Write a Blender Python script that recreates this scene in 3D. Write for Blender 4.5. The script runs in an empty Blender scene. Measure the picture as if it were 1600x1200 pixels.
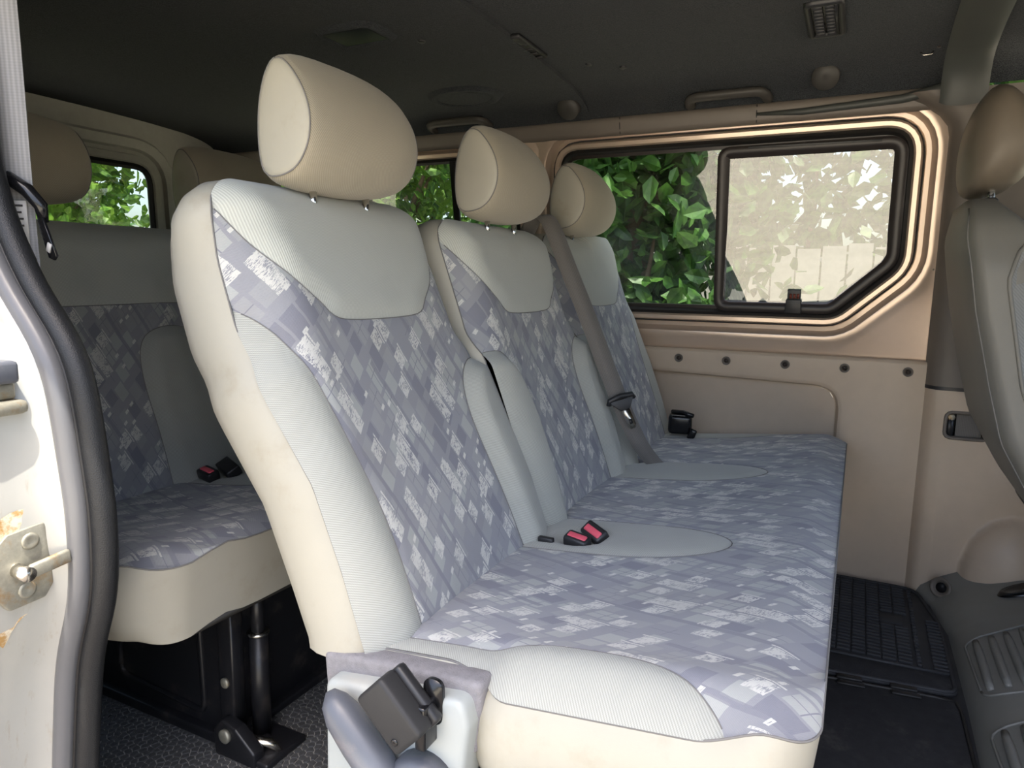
import bpy, bmesh, math, random
import numpy as np
from mathutils import Vector, Matrix

random.seed(7); np.random.seed(7)
SC = bpy.context.scene
COL = SC.collection

# ------------------------------------------------------------------ camera
# X = towards the front of the van, Y = across the van (away from the open side door), Z = up from the van floor
cam_d = bpy.data.cameras.new('camera'); cam = bpy.data.objects.new('camera', cam_d); COL.objects.link(cam)
_f, _Rw = 1084.28, Matrix(((0.89520639, 0.07888172, -0.43861508),
                           (0.44543243, -0.12749992, 0.88619057),
                           (0.01398085, -0.98869684, -0.14927522)))
cam_d.sensor_width = 36.0; cam_d.lens = _f / 1600 * 36.0; cam_d.clip_start = 0.02; cam_d.clip_end = 300
cam.matrix_world = Matrix.Translation((0, 0, 0.87)) @ (_Rw @ Matrix(((1, 0, 0), (0, -1, 0), (0, 0, -1)))).to_4x4()
SC.camera = cam

# ------------------------------------------------------------------ sky, sun, exposure
SUN_EL, SUN_AZ = math.radians(74), math.radians(28)      # azimuth measured from -Y towards +X
world = bpy.data.worlds.new('sky'); SC.world = world; world.use_nodes = True
wn = world.node_tree.nodes; wl = world.node_tree.links
bg = wn['Background']
sky = wn.new('ShaderNodeTexSky'); sky.sky_type = 'NISHITA'; sky.sun_disc = False
sky.sun_elevation = SUN_EL; sky.sun_rotation = math.radians(180) - SUN_AZ; sky.air_density = 1.0; sky.dust_density = 5.0; sky.ozone_density = 1.0
wl.new(sky.outputs[0], bg.inputs[0]); bg.inputs[1].default_value = 0.42
sun_d = bpy.data.lights.new('sun', 'SUN'); sun_d.energy = 7.0; sun_d.angle = math.radians(0.6); sun_d.color = (1, .95, .86)
sun = bpy.data.objects.new('sun', sun_d); COL.objects.link(sun)
_sd = Vector((math.cos(SUN_EL) * math.sin(SUN_AZ), -math.cos(SUN_EL) * math.cos(SUN_AZ), math.sin(SUN_EL)))
sun.rotation_euler = _sd.to_track_quat('Z', 'Y').to_euler(); sun.location = (2, -6, 12)
SC.view_settings.view_transform = 'Standard'; SC.view_settings.look = 'None'
SC.view_settings.gamma = 1.0; SC.view_settings.use_curve_mapping = False
SC.view_settings.exposure = 0.7

# ------------------------------------------------------------------ material helpers
def srgb(r, g, b):
    f = lambda c: c / 12.92 if c <= .04045 else ((c + .055) / 1.055) ** 2.4
    return (f(r / 255), f(g / 255), f(b / 255), 1)

class NT:
    """tiny node-expression helper"""
    def __init__(s, name):
        s.m = bpy.data.materials.new(name); s.m.use_nodes = True
        s.t = s.m.node_tree; s.n = s.t.nodes; s.b = s.n['Principled BSDF']
    def link(s, a, b): s.t.links.new(a, b)
    def inp(s, sock, v):
        if hasattr(v, 'links'): s.link(v, sock)
        else: sock.default_value = v
    def math(s, op, a, b=0.0, c=0.0, clamp=False):
        nd = s.n.new('ShaderNodeMath'); nd.operation = op; nd.use_clamp = clamp
        s.inp(nd.inputs[0], a); s.inp(nd.inputs[1], b); s.inp(nd.inputs[2], c); return nd.outputs[0]
    def add(s, a, b): return s.math('ADD', a, b)
    def mul(s, a, b): return s.math('MULTIPLY', a, b)
    def gt(s, a, b): return s.math('GREATER_THAN', a, b)
    def lt(s, a, b): return s.math('LESS_THAN', a, b)
    def fract(s, a): return s.math('FRACT', a)
    def floor(s, a): return s.math('FLOOR', a)
    def smooth(s, a, lo, hi):
        nd = s.n.new('ShaderNodeMapRange'); nd.interpolation_type = 'SMOOTHSTEP'
        s.inp(nd.inputs[0], a); nd.inputs[1].default_value = lo; nd.inputs[2].default_value = hi
        return nd.outputs[0]
    def comb(s, x, y, z=0.0):
        nd = s.n.new('ShaderNodeCombineXYZ'); s.inp(nd.inputs[0], x); s.inp(nd.inputs[1], y); s.inp(nd.inputs[2], z); return nd.outputs[0]
    def sep(s, v):
        nd = s.n.new('ShaderNodeSeparateXYZ'); s.link(v, nd.inputs[0]); return nd.outputs
    def uv(s): return s.n.new('ShaderNodeTexCoord').outputs['UV']
    def obj(s): return s.n.new('ShaderNodeTexCoord').outputs['Object']
    def noise(s, vec, scale, detail=3, rough=.55, col=False):
        nd = s.n.new('ShaderNodeTexNoise'); s.link(vec, nd.inputs['Vector'])
        nd.inputs['Scale'].default_value = scale; nd.inputs['Detail'].default_value = detail; nd.inputs['Roughness'].default_value = rough
        return nd.outputs['Color' if col else 'Fac']
    def white(s, vec):
        nd = s.n.new('ShaderNodeTexWhiteNoise'); nd.noise_dimensions = '3D'; s.link(vec, nd.inputs['Vector']); return nd.outputs['Value']
    def mix(s, fac, a, b, mode='MIX'):
        nd = s.n.new('ShaderNodeMix'); nd.data_type = 'RGBA'; nd.blend_type = mode
        s.inp(nd.inputs[0], fac); s.inp(nd.inputs[6], a); s.inp(nd.inputs[7], b); return nd.outputs[2]
    def scale(s, vec, k):
        nd = s.n.new('ShaderNodeVectorMath'); nd.operation = 'MULTIPLY'; s.link(vec, nd.inputs[0]); nd.inputs[1].default_value = k; return nd.outputs[0]
    def bump(s, h, strength=.3, dist=.002, nrm=None):
        nd = s.n.new('ShaderNodeBump'); nd.inputs['Strength'].default_value = strength; nd.inputs['Distance'].default_value = dist
        s.link(h, nd.inputs['Height'])
        if nrm is not None: s.link(nrm, nd.inputs['Normal'])
        return nd.outputs[0]
    def out(s, col=None, rough=None, nrm=None, metal=0, spec=.4, sheen=0, coat=0):
        if col is not None: s.inp(s.b.inputs['Base Color'], col)
        if rough is not None: s.inp(s.b.inputs['Roughness'], rough)
        if nrm is not None: s.link(nrm, s.b.inputs['Normal'])
        s.b.inputs['Metallic'].default_value = metal; s.b.inputs['Specular IOR Level'].default_value = spec
        s.b.inputs['Sheen Weight'].default_value = sheen; s.b.inputs['Coat Weight'].default_value = coat
        return s.m

def plain(name, col, rough=.5, metal=0, spec=.4, nscale=40, namp=.12, bump=0, bscale=400, bdist=.001, coat=0, dirt=None, dirt_amt=.5, dirt_scale=6):
    t = NT(name); o = t.obj()
    n = t.noise(o, nscale, 4)
    dark = tuple(c * (1 - namp) for c in col[:3]) + (1,); lite = tuple(min(1, c * (1 + namp)) for c in col[:3]) + (1,)
    c = t.mix(n, dark, lite)
    if dirt is not None:
        d = t.smooth(t.noise(o, dirt_scale, 6, .65), .52, .72)
        c = t.mix(t.mul(d, dirt_amt), c, dirt)
    nr = None
    if bump: nr = t.bump(t.noise(o, bscale, 2), bump, bdist)
    return t.out(c, rough, nr, metal, spec, 0, coat)

def twill(name, col, amp=.16, pitch=.0026, ang=.9):
    t = NT(name); x, y, _ = t.sep(t.uv())
    w = t.math('SINE', t.mul(t.add(t.mul(x, math.cos(ang)), t.mul(y, math.sin(ang))), 2 * math.pi / pitch))
    w2 = t.math('SINE', t.mul(t.add(t.mul(x, -math.sin(ang)), t.mul(y, math.cos(ang))), 2 * math.pi / (pitch * .6)))
    h = t.add(t.mul(w, .5), t.mul(w2, .18)); f = t.add(t.mul(h, .6), .5)
    o = t.obj(); n = t.noise(o, 9, 4)
    dark = tuple(c * (1 - amp) for c in col[:3]) + (1,); lite = tuple(min(1, c * (1 + amp)) for c in col[:3]) + (1,)
    c = t.mix(f, dark, lite)
    c = t.mix(t.mul(t.smooth(n, .5, .75), .22), c, tuple(v * .72 for v in col[:3]) + (1,))
    return t.out(c, .9, t.bump(h, .35, .0006), 0, .25, .25)

def mosaic(name):
    """woven upholstery: slanted blocks in blue greys with scratchy pale blocks"""
    t = NT(name); x, y, _ = t.sep(t.uv())
    warp = t.add(t.noise(t.uv(), 22, 2), -.5)
    a = t.add(t.add(t.mul(x, 1.021), t.mul(y, .355)), t.mul(warp, .005))
    b = t.add(t.mul(x, .71), t.mul(y, -.806))
    base, dark, mid, lite, pale = srgb(146, 147, 152), srgb(129, 130, 139), srgb(154, 155, 157), srgb(166, 168, 166), srgb(204, 203, 197)
    def cells(sa_, sb_, ph, shift):
        u = t.add(t.mul(a, 1 / sa_), ph); iu = t.floor(u)
        v = t.add(t.add(t.mul(b, 1 / sb_), ph * 1.7), t.mul(t.white(t.comb(iu, ph)), shift)); iv = t.floor(v)
        return t.fract(u), t.fract(v), iu, iv
    def box(fu, fv, u0, u1, v0, v1):
        return t.mul(t.mul(t.gt(fu, u0), t.lt(fu, u1)), t.mul(t.gt(fv, v0), t.math('LESS_THAN', fv, v1)))
    fu, fv, iu, iv = cells(.030, .050, .31, 1.0)
    r1 = t.white(t.comb(iu, iv, 1.3)); r2 = t.white(t.comb(iu, iv, 5.7))
    inside = box(fu, fv, .08, .94, .06, t.add(.55, t.mul(r2, .4)))
    c = t.mix(t.mul(inside, t.gt(r1, .30)), base, mid)
    c = t.mix(t.mul(inside, t.gt(r1, .66)), c, lite)
    c = t.mix(t.mul(inside, t.lt(r1, .16)), c, dark)
    ln = t.math('MAXIMUM', t.lt(t.math('ABSOLUTE', t.add(fu, -.52)), .020), t.lt(t.math('ABSOLUTE', t.add(fv, -.38)), .014))
    c = t.mix(t.mul(t.mul(ln, inside), t.gt(r2, .5)), c, dark)
    fu2, fv2, iu2, iv2 = cells(.073, .21, .73, 1.0)
    lane = t.mul(t.lt(fu2, .12), t.gt(t.white(t.comb(iu2, iv2, 9.1)), .35))
    c = t.mix(t.mul(lane, .75), c, dark)
    # pale scratchy blocks, some short, some long
    fu3, fv3, iu3, iv3 = cells(.032, .088, .17, 1.0)
    r3 = t.white(t.comb(iu3, iv3, 2.2)); r5 = t.white(t.comb(iu3, iv3, 8.8))
    sc = t.noise(t.comb(t.mul(a, 160.0), t.mul(b, 560.0)), 1.0, 3, .75)
    patch = t.add(t.noise(t.comb(a, b), 70, 2), -.5)
    scr = t.gt(t.add(sc, t.mul(patch, .55)), .455)
    jag = t.mul(t.add(sc, -.5), .10)
    top = t.add(t.add(.36, t.mul(t.gt(r5, .72), .40)), jag)
    p3 = box(t.add(fu3, jag), t.add(fv3, jag), .10, .84, .06, top)
    c = t.mix(t.mul(t.mul(p3, scr), t.gt(r3, .46)), c, pale)
    strip = t.mul(box(fu3, fv3, .90, .99, .02, .42), t.gt(sc, .42))
    c = t.mix(t.mul(strip, t.gt(r3, .58)), c, pale)
    fu4, fv4, iu4, iv4 = cells(.020, .026, .57, 1.0)
    r4 = t.white(t.comb(iu4, iv4, 4.2))
    c = t.mix(t.mul(t.mul(box(fu4, fv4, .2, .75, .15, .38), t.gt(r4, .90)), t.gt(sc, .40)), c, pale)
    wv = t.math('SINE', t.mul(t.add(x, y), 2 * math.pi / .0022)); wv2 = t.math('SINE', t.mul(t.add(x, t.mul(y, -1.0)), 2 * math.pi / .0019))
    h = t.add(t.mul(wv, .5), t.mul(wv2, .3))
    c = t.mix(t.add(.06, t.mul(h, .05)), c, srgb(96, 98, 112))
    soil = t.smooth(t.noise(t.obj(), 7, 4), .5, .75)
    c = t.mix(t.mul(soil, .2), c, srgb(124, 118, 112))
    return t.out(c, .92, t.bump(h, .3, .0005), 0, .2, .2)

M = {}
M['cream'] = plain('cream_leatherette', srgb(166, 162, 149), .5, 0, .4, 14, .05, .12, 900, .0005, dirt=srgb(148, 139, 118), dirt_amt=.45, dirt_scale=9)
M['twill'] = twill('pale_twill', srgb(163, 164, 157), .24, .0026, .9)
M['sage'] = twill('sage_twill', srgb(182, 184, 176), .22, .0030, .12)
M['head'] = twill('headrest_twill', srgb(166, 158, 140), .2, .0030, .7)
M['mosaic'] = mosaic('mosaic_weave')
M['seam'] = plain('seam_thread', srgb(120, 118, 116), .9)
M['felt'] = plain('grey_felt', srgb(132, 130, 133), .95, 0, .1, 90, .25, .6, 500, .002)
M['pale_plastic'] = plain('pale_grey_plastic', srgb(160, 165, 164), .45, 0, .45, 20, .05, .1, 900, .0005, dirt=srgb(190, 182, 168), dirt_amt=.4)
M['grey_plastic'] = plain('mid_grey_plastic', srgb(84, 87, 95), .38, 0, .5, 20, .06, .15, 700, .0006, dirt=srgb(170, 150, 140), dirt_amt=.25, dirt_scale=14)
M['black'] = plain('black_plastic', srgb(38, 38, 40), .42, 0, .5, 30, .1, .12, 900, .0004)
M['black_gloss'] = plain('black_gloss_plastic', srgb(22, 22, 24), .2, 0, .5)
M['charcoal'] = plain('charcoal_plastic', srgb(72, 72, 72), .5, 0, .4, 60, .08, .3, 1400, .0003)
M['red'] = plain('pink_red_button', srgb(222, 92, 108), .45)
M['chrome'] = plain('bright_steel', srgb(205, 200, 190), .25, 1, .5)
M['rod'] = plain('headrest_steel', srgb(215, 215, 215), .12, 1, .5)
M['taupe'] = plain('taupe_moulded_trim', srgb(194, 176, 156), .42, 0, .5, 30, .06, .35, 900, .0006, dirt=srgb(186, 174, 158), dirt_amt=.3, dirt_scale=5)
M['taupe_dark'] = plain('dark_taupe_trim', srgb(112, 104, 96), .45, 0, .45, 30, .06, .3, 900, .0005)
M['bow'] = plain('roof_bow_plastic', srgb(70, 72, 69), .45, 0, .45, 30, .06, .3, 900, .0005)
M['paint'] = plain('silver_cream_paint_salmon_glow', srgb(216, 194, 174), .28, .45, .5, 8, .04, dirt=srgb(190, 172, 150), dirt_amt=.25, coat=.5)  # silver cream, with the salmon glow on the far wall tinted into the base
M['rubber'] = plain('black_rubber', srgb(34, 33, 33), .5, 0, .4, 40, .1)
M['webbing'] = twill('belt_webbing', srgb(112, 108, 104), .2, .004, 0.0)
M['webbing_pale'] = twill('pale_belt_webbing', srgb(150, 150, 152), .2, .006, 0.0)
M['screw'] = plain('dark_screw', srgb(70, 62, 58), .4, .3)
M['blackmetal'] = plain('black_painted_steel', srgb(30, 30, 33), .38, .1, .5, 30, .2, .1, 300, .001, dirt=srgb(92, 84, 78), dirt_amt=.35, dirt_scale=18)
M['mat'] = plain('black_floor_rubber', srgb(52, 53, 56), .62, 0, .35, 25, .2, .2, 300, .001, dirt=srgb(84, 82, 80), dirt_amt=.35, dirt_scale=7)
M['matfelt'] = plain('worn_black_carpet', srgb(50, 50, 52), .9, 0, .2, 60, .3, .5, 500, .002, dirt=srgb(98, 94, 90), dirt_amt=.45, dirt_scale=9)
M['step'] = plain('grey_step_plastic', srgb(124, 123, 118), .4, 0, .45, 30, .06, .3, 900, .0005, dirt=srgb(140, 138, 132), dirt_amt=.3)
M['vinyl'] = plain('grey_vinyl', srgb(116, 114, 108), .45, 0, .4, 30, .05, .25, 700, .0006)
M['vinyl_head'] = plain('tan_grey_vinyl', srgb(112, 103, 91), .45, 0, .4, 30, .05, .25, 700, .0006)
M['yellow'] = plain('yellow_tag', srgb(225, 180, 40), .5)
M['label'] = plain('white_label', srgb(190, 188, 184), .6)
M['print'] = plain('label_print', srgb(60, 58, 58), .7)
def _headliner():
    t = NT('headliner_felt'); o = t.obj()
    n = t.noise(o, 420, 2, .6); n2 = t.noise(o, 3, 4)
    c = t.mix(t.smooth(n, .3, .7), srgb(33, 38, 43), srgb(66, 69, 72))
    c = t.mix(t.mul(t.smooth(n2, .55, .8), .3), c, srgb(64, 62, 60))
    return t.out(c, .95, t.bump(n, 1.0, .004), 0, .1, .1)
M['headliner'] = _headliner()
def _jamb():
    t = NT('weathered_jamb_paint'); o = t.obj()
    n = t.noise(o, 5, 6, .65); n2 = t.noise(t.scale(o, (60, 60, 9)), 1.0, 5, .7)
    c = t.mix(n, srgb(154, 154, 149), srgb(180, 178, 171))
    c = t.mix(t.mul(t.smooth(n2, .55, .75), .45), c, srgb(138, 118, 84))
    return t.out(c, .34, None, .1, .5, 0, .3)
M['jamb'] = _jamb()
def _rust():
    t = NT('galvanised_rusty_steel'); o = t.obj(); n = t.noise(o, 90, 5, .7); n2 = t.noise(o, 35, 5, .7)
    c = t.mix(n, srgb(120, 118, 108), srgb(176, 172, 156)); c = t.mix(t.mul(t.smooth(n2, .5, .68), .7), c, srgb(150, 118, 74))
    return t.out(c, .45, t.bump(n, .3, .001), .5, .5)
M['rust'] = _rust()
def _stain():
    t = NT('rust_stain'); o = t.obj(); n = t.noise(o, 60, 5, .7)
    c = t.mix(t.smooth(n, .4, .65), srgb(214, 206, 186), srgb(178, 140, 84))
    return t.out(c, .5)
M['stain'] = _stain()
def _glass(name, refl, tint):
    t = NT(name); t.n.remove(t.b)
    tr = t.n.new('ShaderNodeBsdfTransparent'); tr.inputs[0].default_value = tint
    gl = t.n.new('ShaderNodeBsdfGlossy'); gl.inputs['Roughness'].default_value = 0.0; gl.inputs[0].default_value = (1, 1, 1, 1)
    fr = t.n.new('ShaderNodeFresnel'); fr.inputs[0].default_value = 1.5
    mx = t.n.new('ShaderNodeMixShader'); t.link(t.math('ADD', t.mul(fr.outputs[0], 1.6), refl, clamp=True), mx.inputs[0])
    t.link(tr.outputs[0], mx.inputs[1]); t.link(gl.outputs[0], mx.inputs[2]); t.link(mx.outputs[0], t.n['Material Output'].inputs[0])
    return t.m
M['glass'] = _glass('window_glass', .03, (.72, .78, .72, 1))
M['glass_slide'] = _glass('sliding_window_glass', .07, (.42, .46, .42, 1))

# ------------------------------------------------------------------ mesh helpers
def rootloc(o):
    v = Vector((0, 0, 0))
    while o is not None: v += o.location; o = o.parent
    return v
def tag(o, label=None, cat=None, group=None, kind=None):
    if label: o['label'] = label
    if cat: o['category'] = cat
    if group: o['group'] = group
    if kind: o['kind'] = kind
    return o
def empty(name, loc, parent=None):
    o = bpy.data.objects.new(name, None); COL.objects.link(o); o.location = loc; o.empty_display_size = .05
    if parent: o.parent = parent
    return o
def mesh(name, V, F, mat, parent=None, smooth=True, uv=None, loc=None, auto=None):
    """one mesh object from world-space points"""
    V = np.asarray(V, float)
    if parent is not None: org = np.array(rootloc(parent))
    elif loc is not None: org = np.array(loc, float)
    else: org = np.array([(V[:, 0].min() + V[:, 0].max()) / 2, (V[:, 1].min() + V[:, 1].max()) / 2, V[:, 2].min()])
    me = bpy.data.meshes.new(name); me.from_pydata((V - org).tolist(), [], [list(map(int, f)) for f in F]); me.validate()
    if uv is not None and len(uv) == len(V):
        ul = me.uv_layers.new(name='UVMap'); li = np.zeros(len(me.loops), int); me.loops.foreach_get('vertex_index', li)
        ul.data.foreach_set('uv', np.asarray(uv, float)[li].astype(np.float32).ravel())
    me.materials.append(mat if not isinstance(mat, str) else M[mat])
    if smooth: me.polygons.foreach_set('use_smooth', [True] * len(me.polygons))
    o = bpy.data.objects.new(name, me); COL.objects.link(o)
    if parent is not None: o.parent = parent
    else: o.location = org
    if smooth and auto: me.set_sharp_from_angle(angle=math.radians(auto))
    return o
class MB:
    def __init__(s): s.V = []; s.F = []
    def add(s, V, F):
        k = len(s.V); s.V += [tuple(map(float, v)) for v in V]; s.F += [[i + k for i in f] for f in F]; return s
    def obj(s, name, mat, parent=None, **k): return mesh(name, s.V, s.F, mat, parent, **k)
def frame_of(d):
    d = Vector(d).normalized(); up = Vector((0, 0, 1)) if abs(d.z) < .9 else Vector((0, 1, 0))
    a = d.cross(up).normalized(); return a, a.cross(d).normalized()
def tube(path, r, n=10, caps=True, flat=None, up=None):
    """sweep a circle (or flat ellipse) along a path"""
    path = [Vector(p) for p in path]; V = []; F = []; N = len(path)
    rr = r if hasattr(r, '__len__') else [r] * N
    pa = None
    for i, p in enumerate(path):
        d = (path[min(i + 1, N - 1)] - path[max(i - 1, 0)]).normalized()
        if up is not None: b = Vector(up); a = d.cross(b).normalized(); b = a.cross(d).normalized()
        elif pa is None: a, b = frame_of(d)
        else: a = (pa - d * pa.dot(d)).normalized(); b = a.cross(d).normalized() if False else d.cross(a).normalized()
        if up is None and pa is None: b = d.cross(a).normalized()
        pa = a
        fl = flat if flat else 1.0
        for k in range(n):
            th = 2 * math.pi * k / n
            V.append(p + a * (rr[i] * math.cos(th)) + b * (rr[i] * fl * math.sin(th)))
    for i in range(N - 1):
        for k in range(n):
            F.append([i * n + k, i * n + (k + 1) % n, (i + 1) * n + (k + 1) % n, (i + 1) * n + k])
    if caps: F.append(list(range(n))[::-1]); F.append([(N - 1) * n + k for k in range(n)])
    return V, F
def loft(rings, closed=True, cap0=False, cap1=False):
    n = len(rings[0]); V = [p for r in rings for p in r]; F = []
    for i in range(len(rings) - 1):
        for k in range(n if closed else n - 1):
            F.append([i * n + k, i * n + (k + 1) % n, (i + 1) * n + (k + 1) % n, (i + 1) * n + k])
    if cap0: F.append(list(range(n))[::-1])
    if cap1: F.append([(len(rings) - 1) * n + k for k in range(n)])
    return V, F
def bbox(c, size, bev=.0, seg=2, rot=None):
    bm = bmesh.new(); bmesh.ops.create_cube(bm, size=1)
    for v in bm.verts: v.co = Vector((v.co.x * size[0], v.co.y * size[1], v.co.z * size[2]))
    if bev: bmesh.ops.bevel(bm, geom=bm.edges[:], offset=bev, segments=seg, affect='EDGES', profile=.5)
    Rm = rot if rot is not None else Matrix.Identity(3); c = Vector(c)
    bm.verts.index_update(); V = [Rm @ v.co + c for v in bm.verts]; F = [[v.index for v in f.verts] for f in bm.faces]; bm.free()
    return V, F
def prism(poly, axis, lo, hi, bev=0, seg=2):
    """extrude a 2D polygon along 'x','y' or 'z'; the polygon gives the other two coordinates in order"""
    bm = bmesh.new()
    def P(a, b, c): return {'x': (c, a, b), 'y': (a, c, b), 'z': (a, b, c)}[axis]
    v0 = [bm.verts.new(P(a, b, lo)) for a, b in poly]; v1 = [bm.verts.new(P(a, b, hi)) for a, b in poly]
    n = len(poly); bm.faces.new(v0); bm.faces.new(v1[::-1])
    for i in range(n): bm.faces.new([v0[(i + 1) % n], v0[i], v1[i], v1[(i + 1) % n]])
    bmesh.ops.recalc_face_normals(bm, faces=bm.faces[:])
    if bev:
        ed = [e for e in bm.edges if (e.verts[0] in v0) == (e.verts[1] in v0)]
        bmesh.ops.bevel(bm, geom=ed, offset=bev, segments=seg, affect='EDGES', profile=.5)
    bm.verts.index_update(); V = [v.co.copy() for v in bm.verts]; F = [[v.index for v in f.verts] for f in bm.faces]; bm.free()
    return V, F
def lathe(prof, c, axis=(0, 0, 1), n=20):
    """profile of (radius, height) about an axis"""
    a, b = frame_of(axis); d = Vector(axis).normalized(); c = Vector(c)
    rings = [[c + d * h + (a * math.cos(2 * math.pi * k / n) + b * math.sin(2 * math.pi * k / n)) * r for k in range(n)] for r, h in prof]
    return loft(rings, True, True, True)
def chaikin(poly, it=2, closed=True):
    p = [np.array(q, float) for q in poly]
    for _ in range(it):
        q = []
        m = len(p) if closed else len(p) - 1
        if not closed: q.append(p[0])
        for i in range(m):
            a, b = p[i], p[(i + 1) % len(p)]; q += [a * .75 + b * .25, a * .25 + b * .75]
        if not closed: q.append(p[-1])
        p = q
    return np.array(p)
def roundpoly(poly, rad, seg=6):
    out = []; n = len(poly)
    for i in range(n):
        p0, p1, p2 = (np.array(poly[j % n], float) for j in (i - 1, i, i + 1))
        r = rad[i] if hasattr(rad, '__len__') else rad
        d0 = (p0 - p1); d1 = (p2 - p1); l0, l1 = np.linalg.norm(d0), np.linalg.norm(d1); d0 /= l0; d1 /= l1
        ang = math.acos(max(-1, min(1, d0 @ d1))); t = min(r / math.tan(ang / 2), l0 * .48, l1 * .48)
        a, b = p1 + d0 * t, p1 + d1 * t
        for k in range(seg + 1):
            f = k / seg; out.append((1 - f) ** 2 * a + 2 * f * (1 - f) * p1 + f * f * b)
    return np.array(out)
def resample(poly, n, closed=True):
    p = np.array(poly, float); q = np.vstack([p, p[:1]]) if closed else p
    L = np.concatenate([[0], np.cumsum(np.linalg.norm(np.diff(q, axis=0), axis=1))])
    s = np.linspace(0, L[-1], n + 1)[:-1] if closed else np.linspace(0, L[-1], n)
    return np.stack([np.interp(s, L, q[:, k]) for k in range(q.shape[1])], 1)
def offset(poly, d):
    """offset a closed 2D polygon (counter-clockwise: positive = outwards)"""
    p = np.array(poly, float); a = np.roll(p, 1, 0); b = np.roll(p, -1, 0)
    t = b - a; t /= np.linalg.norm(t, axis=1)[:, None] + 1e-12; n = np.stack([t[:, 1], -t[:, 0]], 1)
    area = .5 * np.sum(p[:, 0] * np.roll(p[:, 1], -1) - np.roll(p[:, 0], -1) * p[:, 1])
    return p + n * (d if area > 0 else -d)
def sdf(poly, pts):
    """signed distance to a closed polygon, positive inside"""
    P = np.array(poly, float); Q = np.roll(P, -1, 0); pts = np.asarray(pts, float)
    best = np.full(len(pts), 1e9); ins = np.zeros(len(pts), bool)
    for a, b in zip(P, Q):
        e = b - a; w = pts - a; t = np.clip((w @ e) / (e @ e + 1e-15), 0, 1)
        best = np.minimum(best, np.linalg.norm(w - t[:, None] * e, axis=1))
        c = ((a[1] <= pts[:, 1]) & (b[1] > pts[:, 1])) | ((b[1] <= pts[:, 1]) & (a[1] > pts[:, 1]))
        with np.errstate(divide='ignore', invalid='ignore'):
            x = a[0] + (pts[:, 1] - a[1]) / (b[1] - a[1] + 1e-15) * e[0]
        ins ^= c & (pts[:, 0] < x)
    return np.where(ins, best, -best)
def sstep(x): x = np.clip(x, 0, 1); return x * x * (3 - 2 * x)

def zoned(uvgrid, zones, surf, base, parent, groove=.003, gw=.006, seam_r=.0009, seam_mat='seam', swap=False):
    """cut a cushion face along smooth zone outlines; every zone becomes a mesh of its own.
    uvgrid: (nu,nv,2) grid, zones: [(name, polygon, mat, puff, label)], surf(uv)->(pos, normal), base: (name, mat)"""
    nu, nv = uvgrid.shape[:2]; P = [tuple(p) for p in uvgrid.reshape(-1, 2)]
    faces = [[i * nv + j, (i + 1) * nv + j, (i + 1) * nv + j + 1, i * nv + j + 1] for i in range(nu - 1) for j in range(nv - 1)]
    got = {}
    for name, poly, mat, puff, lab in zones:
        g = list(sdf(poly, P)); cache = {}; inside = []; outside = []
        def cut(a, b):
            k = (min(a, b), max(a, b))
            if k not in cache:
                t = g[a] / (g[a] - g[b]); pa, pb = P[a], P[b]
                P.append((pa[0] + (pb[0] - pa[0]) * t, pa[1] + (pb[1] - pa[1]) * t)); g.append(0.0); cache[k] = len(P) - 1
            return cache[k]
        for f in faces:
            s = [g[i] >= 0 for i in f]
            if all(s): inside.append(f); continue
            if not any(s): outside.append(f); continue
            A, B = [], []
            for k in range(len(f)):
                i, j = f[k], f[(k + 1) % len(f)]
                (A if g[i] >= 0 else B).append(i)
                if (g[i] >= 0) != (g[j] >= 0):
                    c = cut(i, j); A.append(c); B.append(c)
            if len(A) > 2: inside.append(A)
            if len(B) > 2: outside.append(B)
        got[len(got)] = (name, mat, inside, lab); faces = outside
    UV = np.array(P)
    disp = np.zeros(len(UV))
    for name, poly, mat, puff, lab in zones:
        d = sdf(poly, UV); disp -= groove * np.exp(-(d / gw) ** 2); disp += puff * sstep(d / .035)
    pos, nrm = surf(UV); pos = pos + nrm * disp[:, None]
    def emit(name, mat, fs, par, lab=None):
        idx = sorted({i for f in fs for i in f}); mp = {i: k for k, i in enumerate(idx)}
        o = mesh(name, pos[idx], [[mp[i] for i in f] for f in fs], mat, par, uv=UV[idx][:, ::-1] if swap else UV[idx])
        if lab: o['label'] = lab
        return o
    main = emit(base[0], base[1], faces, parent)
    for name, mat, fs, lab in got.values():
        if fs: emit(name, mat, fs, main, lab)
    umin, umax = uvgrid[..., 0].min(), uvgrid[..., 0].max()
    for name, poly, mat, puff, lab in zones:
        pl = resample(poly, 120); p3, n3 = surf(pl)
        d0 = np.zeros(len(pl))
        for _, po, _, pf, _ in zones:
            dd = sdf(po, pl); d0 -= groove * np.exp(-(dd / gw) ** 2); d0 += pf * sstep(dd / .035)
        p3 = p3 + n3 * (d0 + .0003)[:, None]
        good = surf.inside(pl); st = next((k for k in range(len(pl)) if not good[k]), 0)
        run = []
        for k in [(st + q) % len(pl) for q in range(len(pl) + 1)]:
            if good[k]: run.append(p3[k]); continue
            if len(run) > 3: mesh('seam', *tube(run, seam_r, 5), seam_mat, main)
            run = []
        if len(run) > 3: mesh('seam', *tube(run, seam_r, 5), seam_mat, main)
    return main

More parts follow.
